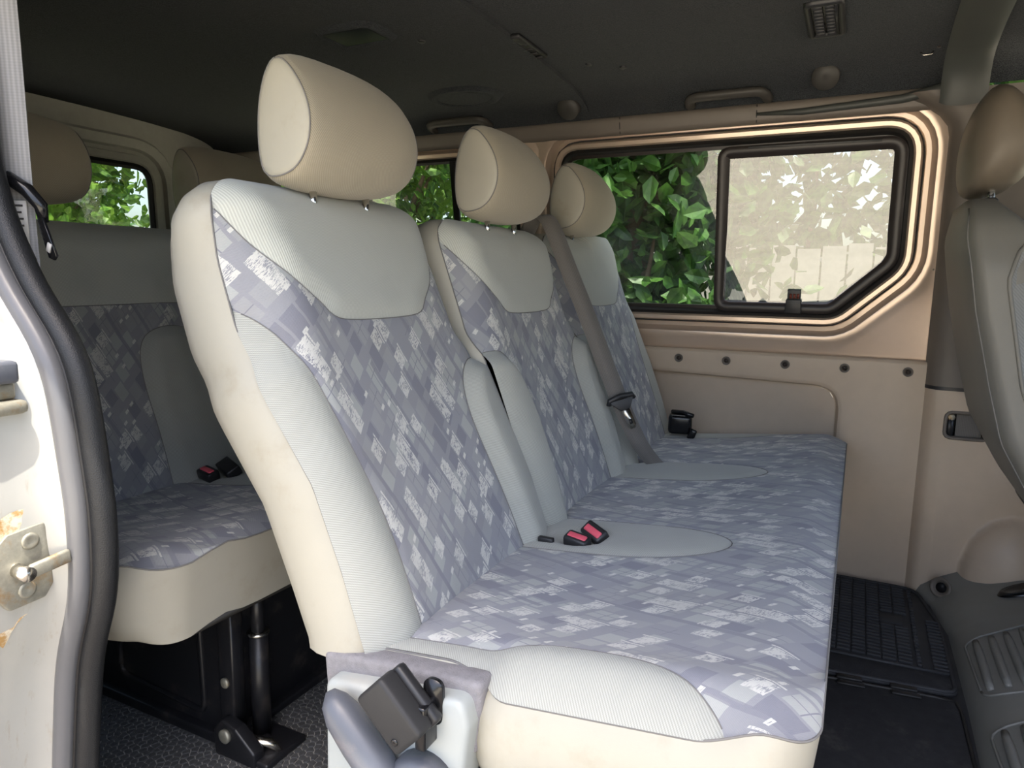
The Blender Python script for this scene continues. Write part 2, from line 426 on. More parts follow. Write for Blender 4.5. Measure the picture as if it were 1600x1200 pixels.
# ================================================================== the van body (the setting)
TW = math.radians(8); ZW = .66; YW = 2.25
def wp(X, v, n=0.0):
    """point on the leaning upper side wall: X, height along the wall, n towards the cabin"""
    return (X, YW - v * math.sin(TW) - n * math.cos(TW), ZW + v * math.cos(TW) - n * math.sin(TW))
def ring_wall(name, outline, rect, prof, mat, parent=None, fn=wp, n=176, kind=True):
    """sheet with a shaped hole: rings offset from the outline (profile of (offset, depth)), then out to a rectangle"""
    o = resample(outline, n); c = o.mean(0); rings = []
    for d, dep in prof:
        rings.append([fn(p[0], p[1], dep) for p in offset(o, d)])
    x0, x1, y0, y1 = rect; last = offset(o, prof[-1][0]); outer = []
    for p in last:
        q = p - c; k = min([(x1 - c[0]) / q[0] if q[0] > 0 else (x0 - c[0]) / q[0] if q[0] < 0 else 1e9,
                            (y1 - c[1]) / q[1] if q[1] > 0 else (y0 - c[1]) / q[1] if q[1] < 0 else 1e9])
        outer.append(c + q * k)
    outer = np.array(outer)
    for cx, cy in ((x0, y0), (x1, y0), (x1, y1), (x0, y1)):
        k = np.argmin(np.linalg.norm(outer - (cx, cy), axis=1)); outer[k] = (cx, cy)
    dep = prof[-1][1]
    rings.append([fn(p[0], p[1], dep) for p in outer])
    V, F = loft(rings)
    ob = mesh(name, V, F, mat, parent, auto=40)
    if parent is None and kind: ob['kind'] = 'structure'
    return ob
def ring_part(name, outline, prof, mat, parent, fn=wp, n=160):
    o = resample(outline, n); rings = [[fn(p[0], p[1], dep) for p in offset(o, d)] for d, dep in prof]
    rings.append(rings[0]); V, F = loft(rings); return mesh(name, V, F, mat, parent, auto=50)
def pane(name, outline, mat, parent, fn=wp, dep=0.0, th=.004):
    o = resample(outline, 64); a = [fn(p[0], p[1], dep) for p in o]
    return mesh(name, a, [list(range(len(a)))], mat, parent, smooth=False)

# --- floor
fl = mesh('floor', [(-2.5, .42, 0), (1.9, .42, 0), (1.9, 2.3, 0), (-2.5, 2.3, 0), (-2.5, .42, -.12), (1.9, .42, -.12), (1.9, 2.3, -.12), (-2.5, 2.3, -.12)],
          [[0, 1, 2, 3], [4, 7, 6, 5], [0, 4, 5, 1], [3, 2, 6, 7], [1, 5, 6, 2], [0, 3, 7, 4]], 'mat', smooth=False); fl['kind'] = 'structure'
# pebbled rubber: small irregular raised cells (voronoi of a jittered lattice)
def pebbles(x0, x1, y0, y1, p=.0135):
    rnd = random.Random(3); pts = {}
    nx, ny = int((x1 - x0) / p), int((y1 - y0) / (p * .9))
    for i in range(-2, nx + 3):
        for j in range(-2, ny + 3):
            pts[i, j] = (x0 + (i + .5 * (j % 2) + rnd.uniform(-.3, .3)) * p, y0 + (j + rnd.uniform(-.3, .3)) * p * .9)
    mb = MB()
    for i in range(nx):
        for j in range(ny):
            c = pts[i, j]; poly = [(c[0] + a * p * 1.5, c[1] + b * p * 1.5) for a, b in ((-1, -1), (1, -1), (1, 1), (-1, 1))]
            for di in (-2, -1, 0, 1, 2):
                for dj in (-2, -1, 0, 1, 2):
                    if (di, dj) == (0, 0): continue
                    q = pts[i + di, j + dj]; mx, my = (c[0] + q[0]) / 2, (c[1] + q[1]) / 2; dx, dy = q[0] - c[0], q[1] - c[1]
                    s = [(px - mx) * dx + (py - my) * dy for px, py in poly]; out = []
                    for k in range(len(poly)):
                        a, b = poly[k], poly[(k + 1) % len(poly)]; sa, sb = s[k], s[(k + 1) % len(poly)]
                        if sa <= 0: out.append(a)
                        if (sa <= 0) != (sb <= 0):
                            t = sa / (sa - sb); out.append((a[0] + (b[0] - a[0]) * t, a[1] + (b[1] - a[1]) * t))
                    poly = out
                    if len(poly) < 3: break
                if len(poly) < 3: break
            if len(poly) < 3: continue
            m = (sum(q[0] for q in poly) / len(poly), sum(q[1] for q in poly) / len(poly)); n = len(poly)
            lo = [(m[0] + (q[0] - m[0]) * .90, m[1] + (q[1] - m[1]) * .90, 0) for q in poly]
            hi = [(m[0] + (q[0] - m[0]) * .74, m[1] + (q[1] - m[1]) * .74, .0022) for q in poly]
            mb.add(lo + hi, [[k, (k + 1) % n, n + (k + 1) % n, n + k] for k in range(n)] + [list(range(n, 2 * n))])
    return mb
M['pebble'] = plain('pebbled_rubber', srgb(74, 74, 74), .6, 0, .35, 30, .2)
M['floor_dust'] = plain('dusty_floor_rubber', srgb(158, 155, 150), .8, 0, .2, 12, .25)
fb = mesh('rubber_floor_sheet', [(-1.75, .56, .002), (-.32, .56, .002), (-.32, 1.75, .002), (-1.75, 1.75, .002)], [[0, 1, 2, 3]], 'floor_dust', fl, smooth=False)
pb = pebbles(-1.6, -.34, .62, 1.5); pb.V = [(a, b, c + .002) for a, b, c in pb.V]
pbo = pb.obj('pebble_relief', 'pebble', fl, smooth=False); pbo['kind'] = 'stuff'

# --- ceiling: three headliner sections between the roof bows
CEIL = [(.40, 1.30), (.42, 1.345), (.47, 1.385), (.56, 1.41), (.75, 1.432), (1.0, 1.450), (1.3, 1.455), (1.6, 1.452), (1.85, 1.444), (2.0, 1.432), (2.06, 1.421), (2.10, 1.408), (2.13, 1.390), (2.15, 1.356)]
CY = np.array([c[0] for c in CEIL]); CZ = np.array([c[1] for c in CEIL])
def ceil_z(y): return float(np.interp(y, CY, CZ))
def ceil_strip(x0, x1, dz, nx, bul=0.0):
    ys = np.concatenate([np.linspace(.40, .56, 8), np.linspace(.6, 1.95, 28), np.linspace(1.98, 2.15, 16)])
    k = np.array([1, 2, 1]) / 4
    zz = np.interp(ys, CY, CZ)
    for _ in range(3): zz[1:-1] = zz[:-2] * .25 + zz[1:-1] * .5 + zz[2:] * .25
    rings = []
    for i in range(nx + 1):
        x = x0 + (x1 - x0) * i / nx; e = min(i, nx - i)
        rings.append([(x, y, z + dz - (0 if e else .0) + bul * math.sin(math.pi * i / nx) * 0) for y, z in zip(ys, zz)])
    return loft(rings, closed=False)
cl = MB(); cl.add(*ceil_strip(-.80, .15, 0.0, 20)); cl.add(*ceil_strip(-2.5, -.795, -.014, 24)); cl.add(*ceil_strip(.22, 1.9, .012, 18))
_s0 = ceil_strip(-.797, -.796, 0, 1)
V, F = ceil_strip(-.80, .15, 0, 1); n_ = len(V) // 2
cl.add([V[k] for k in range(n_)] + [(v[0] + .005, v[1], v[2] - .014) for v in V[:n_]], [[k, k + 1, n_ + k + 1, n_ + k] for k in range(n_ - 1)])
ceil = cl.obj('ceiling', 'headliner'); ceil['kind'] = 'structure'
V, F = ceil_strip(-2.5, 1.9, .05, 1)
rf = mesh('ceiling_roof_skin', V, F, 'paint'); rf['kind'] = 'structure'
# roof bow cover
rb = MB(); bowp = chaikin([(y, z) for y, z in CEIL if y < 1.9] + [(1.97, 1.428), (2.03, 1.412), (2.055, 1.385), (2.066, 1.350), (2.070, 1.318)], 2, closed=False)
bowp = resample(bowp, 60, closed=False); V, F = loft([[(.137 + .1 * k, y - .012 * math.sin(math.pi * k) ** .5 * (1 if y > 2.0 else .2), z - .004 - .013 * math.sin(math.pi * k) ** .5) for y, z in bowp] for k in np.linspace(0, 1, 9)], False)
rb.add(V, F); bow = rb.obj('trim_1', 'bow'); bow['kind'] = 'structure'; bow['label'] = 'dark grey roof bow cover crossing the headliner behind the front seat'
mb = MB(); mb.add(*tube([(.14, 2.012, 1.414), (.160, 2.010, 1.402), (.187, 2.010, 1.399), (.214, 2.010, 1.402), (.234, 2.012, 1.414)], .0022, 6)); mb.obj('joint_line', 'black', bow)

# --- far wall: painted upper sheet with two windows
W1 = roundpoly([(-.905, .112), (-.06, .112), (.10, .262), (.098, .628), (-.905, .628)], [.05, .08, .09, .075, .06], 8)
W2 = roundpoly([(-2.17, .12), (-1.06, .12), (-1.06, .632), (-2.17, .632)], .07, 8)
PROF = [(-.002, -.012), (.0, .006), (.005, .012), (.016, .013), (.020, .009), (.023, -.004), (.030, -.012), (.042, -.012), (.049, -.002), (.055, .008), (.062, .010), (.075, .008), (.095, .003)]
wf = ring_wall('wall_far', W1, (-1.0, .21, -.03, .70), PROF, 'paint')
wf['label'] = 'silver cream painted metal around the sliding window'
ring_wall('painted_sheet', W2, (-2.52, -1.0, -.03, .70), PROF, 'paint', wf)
# dark strip lying in the groove
ring_part('groove_strip', offset(resample(W1, 96), .0255), [(-.003, -.006), (0, .004), (.003, -.009)], plain('grey_blue_strip', srgb(70, 72, 74), .4), wf)
# small weld nibs along the flange
for X, v in ((-.78, .640), (-.60, .640), (-.47, .640), (-.20, .640), (.113, .50), (.118, .37), (.108, .265)):
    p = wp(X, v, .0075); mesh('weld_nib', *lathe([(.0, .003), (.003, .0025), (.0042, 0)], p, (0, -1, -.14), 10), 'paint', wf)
mesh('weld_nib', *lathe([(.0, .004), (.004, .003), (.006, 0)], wp(.166, .33, .005), (0, -1, -.14), 12), 'chrome', wf)
mesh('weld_nib', *lathe([(.0, .003), (.003, .002), (.004, 0)], wp(.172, .255, .005), (0, -1, -.14), 12), 'rust', wf)

w1 = empty('window_1', wp(-.4, .1, 0)); tag(w1, 'sliding side window with black rubber frame beside the bench', kind='structure')
ring_part('gasket', W1, [(0, .006), (-.010, .012), (-.018, .004), (-.012, -.012), (0, -.012)], 'rubber', w1)
ring_part('inner_frame', offset(resample(W1, 96), -.016), [(0, .002), (-.012, .002), (-.012, -.010), (0, -.010)], plain('brown_black_frame', srgb(44, 36, 34), .35, 0, .5), w1)
SL = roundpoly([(-.405, .125), (-.068, .125), (.088, .272), (.086, .606), (-.405, .606)], [.04, .06, .07, .05, .035], 8)
ring_part('sliding_frame', SL, [(0, .012), (-.008, .016), (-.022, .013), (-.033, .004), (-.033, -.004), (0, -.004)], plain('dark_slider_frame', srgb(46, 40, 38), .38, 0, .5), w1)
mb = MB(); mb.add(*prism([(-.40, .585), (-.388, .585), (-.388, .14), (-.40, .14)], 'z', 0, .008, .002)); mb.V = [wp(a, b, c + .004) for a, b, c in mb.V]; mb.obj('divider', plain('divider_bar', srgb(58, 46, 42), .4), w1)
mb = MB(); mb.add(*prism([(-.32, .598), (.02, .594), (.02, .600), (-.32, .604)], 'z', 0, .006, .001)); mb.V = [wp(a, b, c + .012) for a, b, c in mb.V]; mb.obj('track', 'black', w1)
pane('fixed_pane', roundpoly([(-.895, .122), (-.40, .122), (-.40, .618), (-.895, .618)], [.04, .005, .005, .05], 5), 'glass', w1, dep=-.004)
pane('sliding_pane', offset(resample(SL, 64), -.03), 'glass_slide', w1, fn=lambda X, v, n: wp(X, v, n + (v - .37) * -.026), dep=.004)
la = MB(); la.add(*prism(roundpoly([(-.196, .126), (-.150, .126), (-.152, .168), (-.194, .168)], .004, 3), 'z', 0, .016, .002)); la.V = [wp(a, b, c + .012) for a, b, c in la.V]; lo = la.obj('latch', 'black', w1)
la = MB(); la.add(*prism([(-.191, .160), (-.155, .160), (-.155, .196), (-.191, .196)], 'z', 0, .010, .002)); la.V = [wp(a, b, c + .010) for a, b, c in la.V]; la.obj('latch_thumb', 'black', lo)
for k in range(3):
    la = MB(); x = -.185 + k * .010; la.add(*prism([(x, .170), (x + .007, .170), (x + .007, .184), (x, .184)], 'z', 0, .002)); la.V = [wp(a, b, c + .020) for a, b, c in la.V]; la.obj('latch_rib', plain('red_brown_rib', srgb(120, 62, 50), .4), lo)
w2 = empty('window_2', wp(-1.6, .1, 0)); tag(w2, 'fixed side window behind the bench headrests', kind='structure')
ring_part('gasket', W2, [(0, .006), (-.010, .012), (-.018, .004), (-.012, -.012), (0, -.012)], 'rubber', w2)
pane('fixed_pane', offset(resample(W2, 64), -.012), 'glass', w2, dep=-.003)
mb = MB(); mb.add(*prism([(-1.315, .12), (-1.29, .12), (-1.30, .63), (-1.325, .63)], 'z', 0, .01, .002)); mb.V = [wp(a, b, c) for a, b, c in mb.V]; mb.obj('divider', 'rubber', w2)

# rail between headliner and metal
rl = MB(); rings = []
for X in np.linspace(-2.5, .20, 30):
    rings.append([wp(X, v, n) for v, n in ((.662, .004), (.664, .016), (.676, .022), (.690, .020), (.704, .024), (.716, .016), (.718, .0))])
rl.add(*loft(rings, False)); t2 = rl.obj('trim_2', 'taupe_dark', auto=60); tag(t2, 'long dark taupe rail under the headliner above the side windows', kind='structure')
for X in (-.70, -.30): mesh('joint_line', *tube([wp(X, .666, .018), wp(X, .69, .0225), wp(X, .714, .020)], .0015, 5), 'black', t2)
mb = MB(); mb.add(*tube([wp(-.30, .688, .024), wp(-.18, .684, .030), wp(.06, .694, .034), wp(.17, .715, .040), wp(.215, .745, .045)], [.004, .009, .011, .014, .016], 10)); mb.obj('end_cover', 'bow', t2)

# lower side trim with the sunken panel
def lp(X, z, n=0.0): return (X, 2.235 - n, z)
REC = roundpoly([(-.86, .20), (-.03, .20), (-.03, .572), (-.86, .590)], [.05, .04, .075, .05], 8)
t3 = ring_wall('trim_3', REC, (-2.5, .19, 0, .650), [(-.012, -.045), (-.008, -.043), (-.003, -.012), (0.0, .006), (.006, .009), (.012, .010)], 'taupe', fn=lp)
t3['label'] = 'taupe moulded lower side trim with a sunken rounded panel'
o = resample(offset(resample(REC, 96), -.010), 64); mesh('sunken_panel', [lp(p[0], p[1], -.044) for p in o], [list(range(len(o)))], 'taupe', t3, smooth=False)
mb = MB(); mb.add(*loft([[lp(X, .650, .010), lp(X, .658, .008), lp(X, .660, .0), lp(X, .652, -.02)] for X in (-2.5, .19)], False)); mb.obj('top_edge', 'taupe', t3)
for X in (-.80, -.655, -.505, -.357, -.185, -.023, .138):
    mesh('screw_cup', *lathe([(.0135, 0), (.0135, .002), (.011, .003), (.009, -.001), (.0, -.002)], lp(X, .628, .010), (0, -1, 0), 18), 'taupe_dark', t3)
    mesh('screw', *lathe([(.0065, 0), (.006, .003), (.003, .005), (0, .0055)], lp(X, .628, .010), (0, -1, 0), 14), 'screw', t3)

# B-pillar trim
def pil(z0, z1, nz, x0f, name, mat, prof, parent=None):
    rings = []
    for z in np.linspace(z0, z1, nz):
        sh = max(0, z - .66) * math.tan(TW); x0 = x0f(z)
        rings.append([(x0 + dx, 2.236 - sh - d, z) for dx, d in prof])
    V, F = loft(rings, False); return mesh(name, V, F, mat, parent)
PP = [(-.004, .0), (.0, .012), (.008, .030), (.022, .044), (.05, .050), (.09, .048), (.15, .045), (.28, .045)]
xl = lambda z: .183 - .012 * max(0, (z - .7)) - (.11 * (max(0, z - 1.25) / .1) ** 2)
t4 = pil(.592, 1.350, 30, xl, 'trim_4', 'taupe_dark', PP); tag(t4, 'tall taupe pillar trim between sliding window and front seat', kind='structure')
V, F = loft([[(xl(.6) + dx, 2.236 - d - .002, z) for dx, d in PP] for z in (.588, .594, .598)], False)
mesh('joint_line', V, F, 'black', t4)
# lower pillar trim with slot hole and domed foot
def lowp(X, z, n=0.0):
    k = np.interp(X, [.179, .183, .191, .205, .233, .273, .333, .60], [0, .012, .030, .044, .050, .048, .045, .045])
    dome = .085 * math.sqrt(max(0, 1 - ((X - .43) / .125) ** 2 - ((z - .085) / .17) ** 2)) if ((X - .43) / .125) ** 2 + ((z - .085) / .17) ** 2 < 1 else 0
    return (X, 2.236 - k - n - dome, z)
SLOT = roundpoly([(.238, .462), (.335, .462), (.335, .528), (.238, .528)], .014, 6)
def lower_grid():
    xs = np.concatenate([np.linspace(.179, .236, 8), np.linspace(.240, .333, 16), np.linspace(.337, .62, 40)]); zs = np.concatenate([np.linspace(.0, .46, 56), np.linspace(.464, .526, 8), np.linspace(.53, .588, 8)])
    V = [lowp(x, z) for x in xs for z in zs]; nz = len(zs); F = []
    for i in range(len(xs) - 1):
        for j in range(nz - 1):
            if 8 <= i < 23 and 56 <= j < 63: continue
            F.append([i * nz + j, (i + 1) * nz + j, (i + 1) * nz + j + 1, i * nz + j + 1])
    return V, F
t5 = mesh('trim_5', *lower_grid(), 'taupe'); tag(t5, 'lower taupe pillar trim with a belt slot and domed foot', kind='structure')
so = resample(SLOT, 48)
mesh('slot_rim', *loft([[lowp(p[0], p[1], d) for p in offset(so, k)] for k, d in ((.007, .0), (.006, .004), (.001, .005), (-.002, .0), (-.002, -.03))]), 'taupe_dark', t5)
mesh('slot_back', [lowp(p[0], p[1], -.03) for p in offset(so, .002)], [list(range(48))], 'black_gloss', t5, smooth=False)
mesh('webbing', [lowp(.262, .46, -.012), lowp(.322, .46, -.012), lowp(.322, .53, -.012), lowp(.262, .53, -.012)], [[0, 1, 2, 3]], 'webbing', t5, uv=[(0, 0), (.06, 0), (.06, .07), (0, .07)], smooth=False)
mesh('guide_roller', *lathe([(.011, -.03), (.011, .03)], lowp(.248, .487, -.018), (0, 0, 1), 12), 'black', t5)
mesh('guide_spring', *lathe([(.010, 0), (.010, .004), (.006, .005)], lowp(.249, .515, -.012), (0, -1, 0), 12), 'rust', t5)

# raised ribbed step below the front seat
def stepz(X, Y): return float(np.interp(X, [.27, .29, .33, .46, .62], [.0, .018, .045, .115, .19]))
def step_left(Y): return float(np.interp(Y, [1.2, 1.6, 1.95, 2.12, 2.19], [.262, .268, .266, .238, .205]))
Vs, Fs = [], []; NU, NV = 40, 110
for i in range(NU):
    for j in range(NV):
        Y = .9 + (2.19 - .9) * j / (NV - 1); xl0 = step_left(Y); X = xl0 + (.72 - xl0) * (i / (NU - 1))
        s = X - xl0; z = float(np.interp(s, [0, .015, .05, .18, .5], [.0, .03, .055, .115, .21])) * (1 if Y < 2.1 else 1 + (Y - 2.1) * 1.2)
        Vs.append((X, Y, z))
for i in range(NU - 1):
    for j in range(NV - 1): Fs.append([i * NV + j, (i + 1) * NV + j, (i + 1) * NV + j + 1, i * NV + j + 1])
t6 = mesh('trim_6', Vs, Fs, 'step'); tag(t6, 'grey moulded step cover with raised ribs beside the rubber mat', kind='structure')
def step_at(X, Y, n=0.0):
    s = X - step_left(Y); return Vector((X - n * .4, Y, float(np.interp(s, [0, .015, .05, .18, .5], [.0, .03, .055, .115, .21])) + n * .9))
for g0, g1 in ((1.60, 1.90), (1.22, 1.53)):
    out = roundpoly([(.292, g0), (.47, g0), (.47, g1), (.285, g1 - .05)], .03, 6)
    pth = [step_at(p[0], p[1], .001) for p in resample(out, 60)]; mesh('panel_bead', *tube(pth + pth[:1], .0028, 6), 'step', t6)
    for k in range(6):
        X = .306 + k * .029
        mesh('rib', *tube([step_at(X, Y, .001) for Y in np.linspace(g0 + .025, g1 - .06 + k * .006, 9)], [.0065, .0085, .0095, .0095, .0095, .0095, .0095, .0085, .0065], 10), 'step', t6)
p = step_at(.262, 2.13, .0)
mesh('ring_socket', *lathe([(.026, 0), (.028, .006), (.024, .009), (.017, .004), (.015, -.01), (0, -.01)], (.262, 2.128, .055), (-.5, -.85, .25), 22), 'taupe_dark', t6)
mesh('socket_hole', *lathe([(.014, .0), (.0, .001)], (.261, 2.1265, .0555), (-.5, -.85, .25), 16), 'black', t6)

# --- rear wall with tailgate window
def rp(Y, z, n=0.0): return (-2.45 + n, Y, z)
WR = roundpoly([(.72, .74), (1.84, .74), (1.83, 1.275), (.74, 1.275)], .075, 8)
wr = ring_wall('wall_rear', WR, (.40, 2.3, 0, 1.46), [(-.002, -.02), (0, .004), (.006, .010), (.028, .010), (.032, .002), (.046, .0), (.052, .016), (.085, .022), (.095, .012)], plain('grey_cream_tailgate', srgb(160, 158, 150), .45, 0, .4), fn=rp)
wr['label'] = 'grey cream tailgate inner panel around the rear window'
w3 = empty('window_3', rp(1.3, .75, 0)); tag(w3, 'tailgate window behind the rear bench headrests', kind='structure')
ring_part('gasket', WR, [(0, .006), (-.012, .012), (-.022, .004), (-.014, -.012), (0, -.012)], 'rubber', w3, fn=rp)
pane('pane', offset(resample(WR, 64), -.012), 'glass', w3, fn=rp, dep=-.003)

# --- near side wall: door pillar jamb, wall behind it, header over the door
JZ = np.array([-.12, .10, .223, .357, .405, .454, .507, .588, .649, .703, .763, .80, .84, .89, .94, 1.0, 1.35])
JX = np.array([-.90, -.885, -.866, -.842, -.828, -.803, -.792, -.789, -.797, -.803, -.815, -.840, -.884, -.918, -.945, -.965, -.985])
zj = np.linspace(-.12, 1.35, 90); xj = np.interp(zj, JZ, JX)
xj = xj - .016
for _ in range(4): xj[1:-1] = xj[:-2] * .25 + xj[1:-1] * .5 + xj[2:] * .25
rings = []
for x, z in zip(xj, zj):
    rings.append([(x - .40, .56, z), (x - .10, .53, z), (x - .03, .522, z), (x - .012, .516, z), (x - .008, .505, z), (x - .018, .492, z), (x - .030, .478, z), (x - .040, .46, z), (x - .043, .43, z), (x - .043, .385, z), (x - .048, .37, z), (x - .065, .365, z), (x - 1.5, .365, z)])
wn_ = mesh('wall_near', *loft(rings, False), 'jamb', auto=60); tag(wn_, 'weathered cream painted door pillar at the edge of the opening', kind='structure')
mesh('inner_sheet', [(-2.5, .555, 0), (-1.22, .555, 0), (-1.32, .555, 1.36), (-2.5, .555, 1.36)], [[0, 1, 2, 3]], plain('near_inner_trim', srgb(120, 114, 106), .5), wn_, smooth=False)
inner = [(x - .006, .512, z) for x, z in zip(xj, zj)]
mesh('inner_seal', *tube(inner, .0150, 12, up=(1, 0, 0)), plain('grained_black_seal', srgb(30, 31, 33), .42, 0, .35, 60, .15, .6, 700, .001), wn_)
mesh('outer_seal', *tube([(x - .022, .490, z) for x, z in zip(xj, zj)], .0125, 12, up=(1, 0, 0)), plain('smooth_grey_seal', srgb(96, 96, 98), .30, 0, .45, 20, .08), wn_)
mesh('seal_lip', *tube([(x - .012, .4985, z) for x, z in zip(xj, zj)], .0035, 6, up=(1, 0, 0)), 'rubber', wn_)
# header rail above the door, front pillar, front wall
hd = MB(); hd.add(*loft([[(X, .30, 1.46), (X, .33, 1.36), (X, .38, 1.31), (X, .45, 1.30), (X, .50, 1.36), (X, .52, 1.42)] for X in (-2.5, 1.9)], False))
hdo = hd.obj('wall_near_header', 'jamb'); hdo['kind'] = 'structure'
fr = MB(); fr.add(*bbox((.62, .43, .66), (.16, .14, 1.5), .02)); fro = fr.obj('wall_near_front_pillar', 'jamb'); fro['kind'] = 'structure'
WF = roundpoly([(.54, .14), (1.45, .14), (1.30, .60), (.54, .62)], .06, 6)
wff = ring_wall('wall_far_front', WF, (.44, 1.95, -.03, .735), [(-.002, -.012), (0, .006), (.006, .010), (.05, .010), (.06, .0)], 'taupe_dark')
w4 = empty('window_4', wp(.9, .1, 0)); tag(w4, 'far front door window past the front seat', kind='structure')
ring_part('gasket', WF, [(0, .006), (-.010, .012), (-.018, .004), (-.012, -.012), (0, -.012)], 'rubber', w4); pane('pane', offset(resample(WF, 64), -.012), 'glass', w4, dep=-.003)
ff = MB(); ff.add(*bbox((1.30, .40, .32), (1.25, .10, .90), .02)); ff.add(*bbox((1.95, 1.3, .35), (.1, 1.9, .95), .02)); ff.add(*bbox((1.30, 2.26, .32), (1.45, .10, .90), .02)); ff.add(*bbox((1.9, 2.2, 1.0), (.10, .10, .9), .02)); ff.add(*bbox((1.9, .42, 1.0), (.10, .10, .9), .02))
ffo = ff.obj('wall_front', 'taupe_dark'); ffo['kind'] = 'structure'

# ================================================================== seats
class BackSurf:
    """front face of a backrest, u = across (m), v = up along the backrest (m)"""
    def __init__(s, X0, y0, z0, w, L, lean, outer=(True, False), waist=.36, dish=.016):
        s.X0, s.y0, s.z0, s.w, s.L = X0, y0, z0, w, L; s.th = math.radians(lean); s.outer = outer; s.r = .058; s.waist = waist; s.dish = dish
        s.U = np.array([-math.sin(s.th), 0, math.cos(s.th)]); s.N = np.array([math.cos(s.th), 0, math.sin(s.th)])
    def hw(s, t):
        t = np.asarray(t, float); h = np.full(t.shape, s.w / 2) - .011 * sstep((t - s.waist) / .06)
        k = np.clip((t - (s.L - s.r)) / s.r, 0, 1); return h - s.r * (1 - np.sqrt(np.clip(1 - k * k, 0, 1)))
    def edge(s, t, side):
        o = np.interp(t, [-.06, 0, .1, .22, .34, .46, .56, .63], [-.055, -.050, -.040, -.036, -.060, -.080, -.068, -.046])
        i = np.interp(t, [-.06, 0, .1, .34, .40, .63], [-.05, -.03, -.020, -.022, -.05, -.046])
        return np.where(side < 0, o if s.outer[0] else i, o * .3 if s.outer[1] else i)
    def local(s, uv):
        u, t = uv[:, 0], uv[:, 1]; c = s.w / 2; du = u - c
        qx = np.abs(du) - (s.hw(np.minimum(t, s.L - s.r)) - s.r); qy = t - (s.L - s.r)
        d = -(np.hypot(np.maximum(qx, 0), np.maximum(qy, 0)) + np.minimum(np.maximum(qx, qy), 0) - s.r)
        d = np.clip(d, 0, 1); R = .085
        pr = 1 - (1 - np.minimum(d / R, 1)) ** 2.4
        ne = s.edge(t, du)
        ww = min(s.w / 2, .26); loc = np.abs(du) / (s.w / 2) if s.w < .6 else np.abs(((u / .52) % 1) - .5) * 2
        dish = -s.dish * (1 - np.minimum(loc, 1) ** 2) * sstep((.62 - t) / .3) + .006 * np.exp(-((t - .12) / .12) ** 2)
        n = ne * (1 - pr) + dish * pr
        n = n - .03 * sstep((-t - .01) / .05)
        return n, d
    def pos(s, u, t, n):
        return np.stack([s.X0 + t * s.U[0] + n * s.N[0], s.y0 + u, s.z0 + t * s.U[2] + n * s.N[2]], -1)
    def __call__(s, uv):
        n, _ = s.local(uv); e = 1e-3
        p = s.pos(uv[:, 0], uv[:, 1], n)
        a = s.pos(uv[:, 0] + e, uv[:, 1], s.local(uv + [e, 0])[0]) - p; b = s.pos(uv[:, 0], uv[:, 1] + e, s.local(uv + [0, e])[0]) - p
        nr = np.cross(a, b); nr /= np.linalg.norm(nr, axis=1)[:, None] + 1e-12
        return p, nr
    def inside(s, uv):
        return (np.abs(uv[:, 0] - s.w / 2) < s.hw(uv[:, 1]) - .001) & (uv[:, 1] < s.L - .001) & (uv[:, 1] > -.018)
    def grid(s, nu=76, nv=96):
        ts = np.concatenate([np.linspace(-.022, s.L - s.r, nv - 22), s.L - s.r + s.r * np.sin(np.linspace(0, math.pi / 2, 23)[1:])])
        a = np.sin(np.linspace(-1, 1, nu) * math.pi / 2 * .8) / math.sin(math.pi / 2 * .8)
        return np.stack([np.stack([s.w / 2 + k * s.hw(ts), ts], 1) for k in a], 0)

def back_zones(w, outer, pods=None, L=.625, flat_top=False):
    c = w / 2; Z = []
    if flat_top:
        up = [(-.1, .422), (w + .1, .422), (w + .1, L + .1), (-.1, L + .1)]
        Z.append(('upper_panel', np.array(up, float), 'sage', .004, None))
    else:
        q_ = L - .625 + .004; half = [(.085, .412 + q_ * .5), (.120, .420 + q_ * .5), (.134, .440 + q_ * .5), (.168, .464 + q_ * .6), (.206, .510 + q_ * .7), (.232, .560 + q_), (.246, .60 + q_), (.262, L + .08)]
        up = [(c - a, b) for a, b in half[::-1]] + [(c + a, b) for a, b in half]
        Z.append(('upper_panel', chaikin(up, 2), 'sage', .005, None))
    for side in (0, 1):
        if outer[side]:
            p = [(-.1, .555), (-.02, .515), (.016, .488), (.044, .405), (.066, .27), (.078, .16), (.078, .05), (.072, -.1), (-.1, -.1)]; pf = .004
        else:
            p = [(-.1, .352), (.03, .350), (.068, .335), (.096, .295), (.108, .22), (.104, .12), (.098, .04), (.094, -.1), (-.1, -.1)]; pf = .020
        p = chaikin(p, 2); p = p if side == 0 else np.stack([w - p[:, 0], p[:, 1]], 1)[::-1]
        Z.append(('bolster', p, 'twill', pf, None))
    for c0, hw in (pods or []):
        p = [(c0 - hw, -.1), (c0 - hw * .98, .1), (c0 - hw, .24), (c0 - hw * .85, .33), (c0 - hw * .4, .365), (c0 + hw * .4, .365), (c0 + hw * .85, .33), (c0 + hw, .24), (c0 + hw * .98, .1), (c0 + hw, -.1)]
        Z.append(('bolster', chaikin(p, 2), 'twill', .018, None))
    return Z

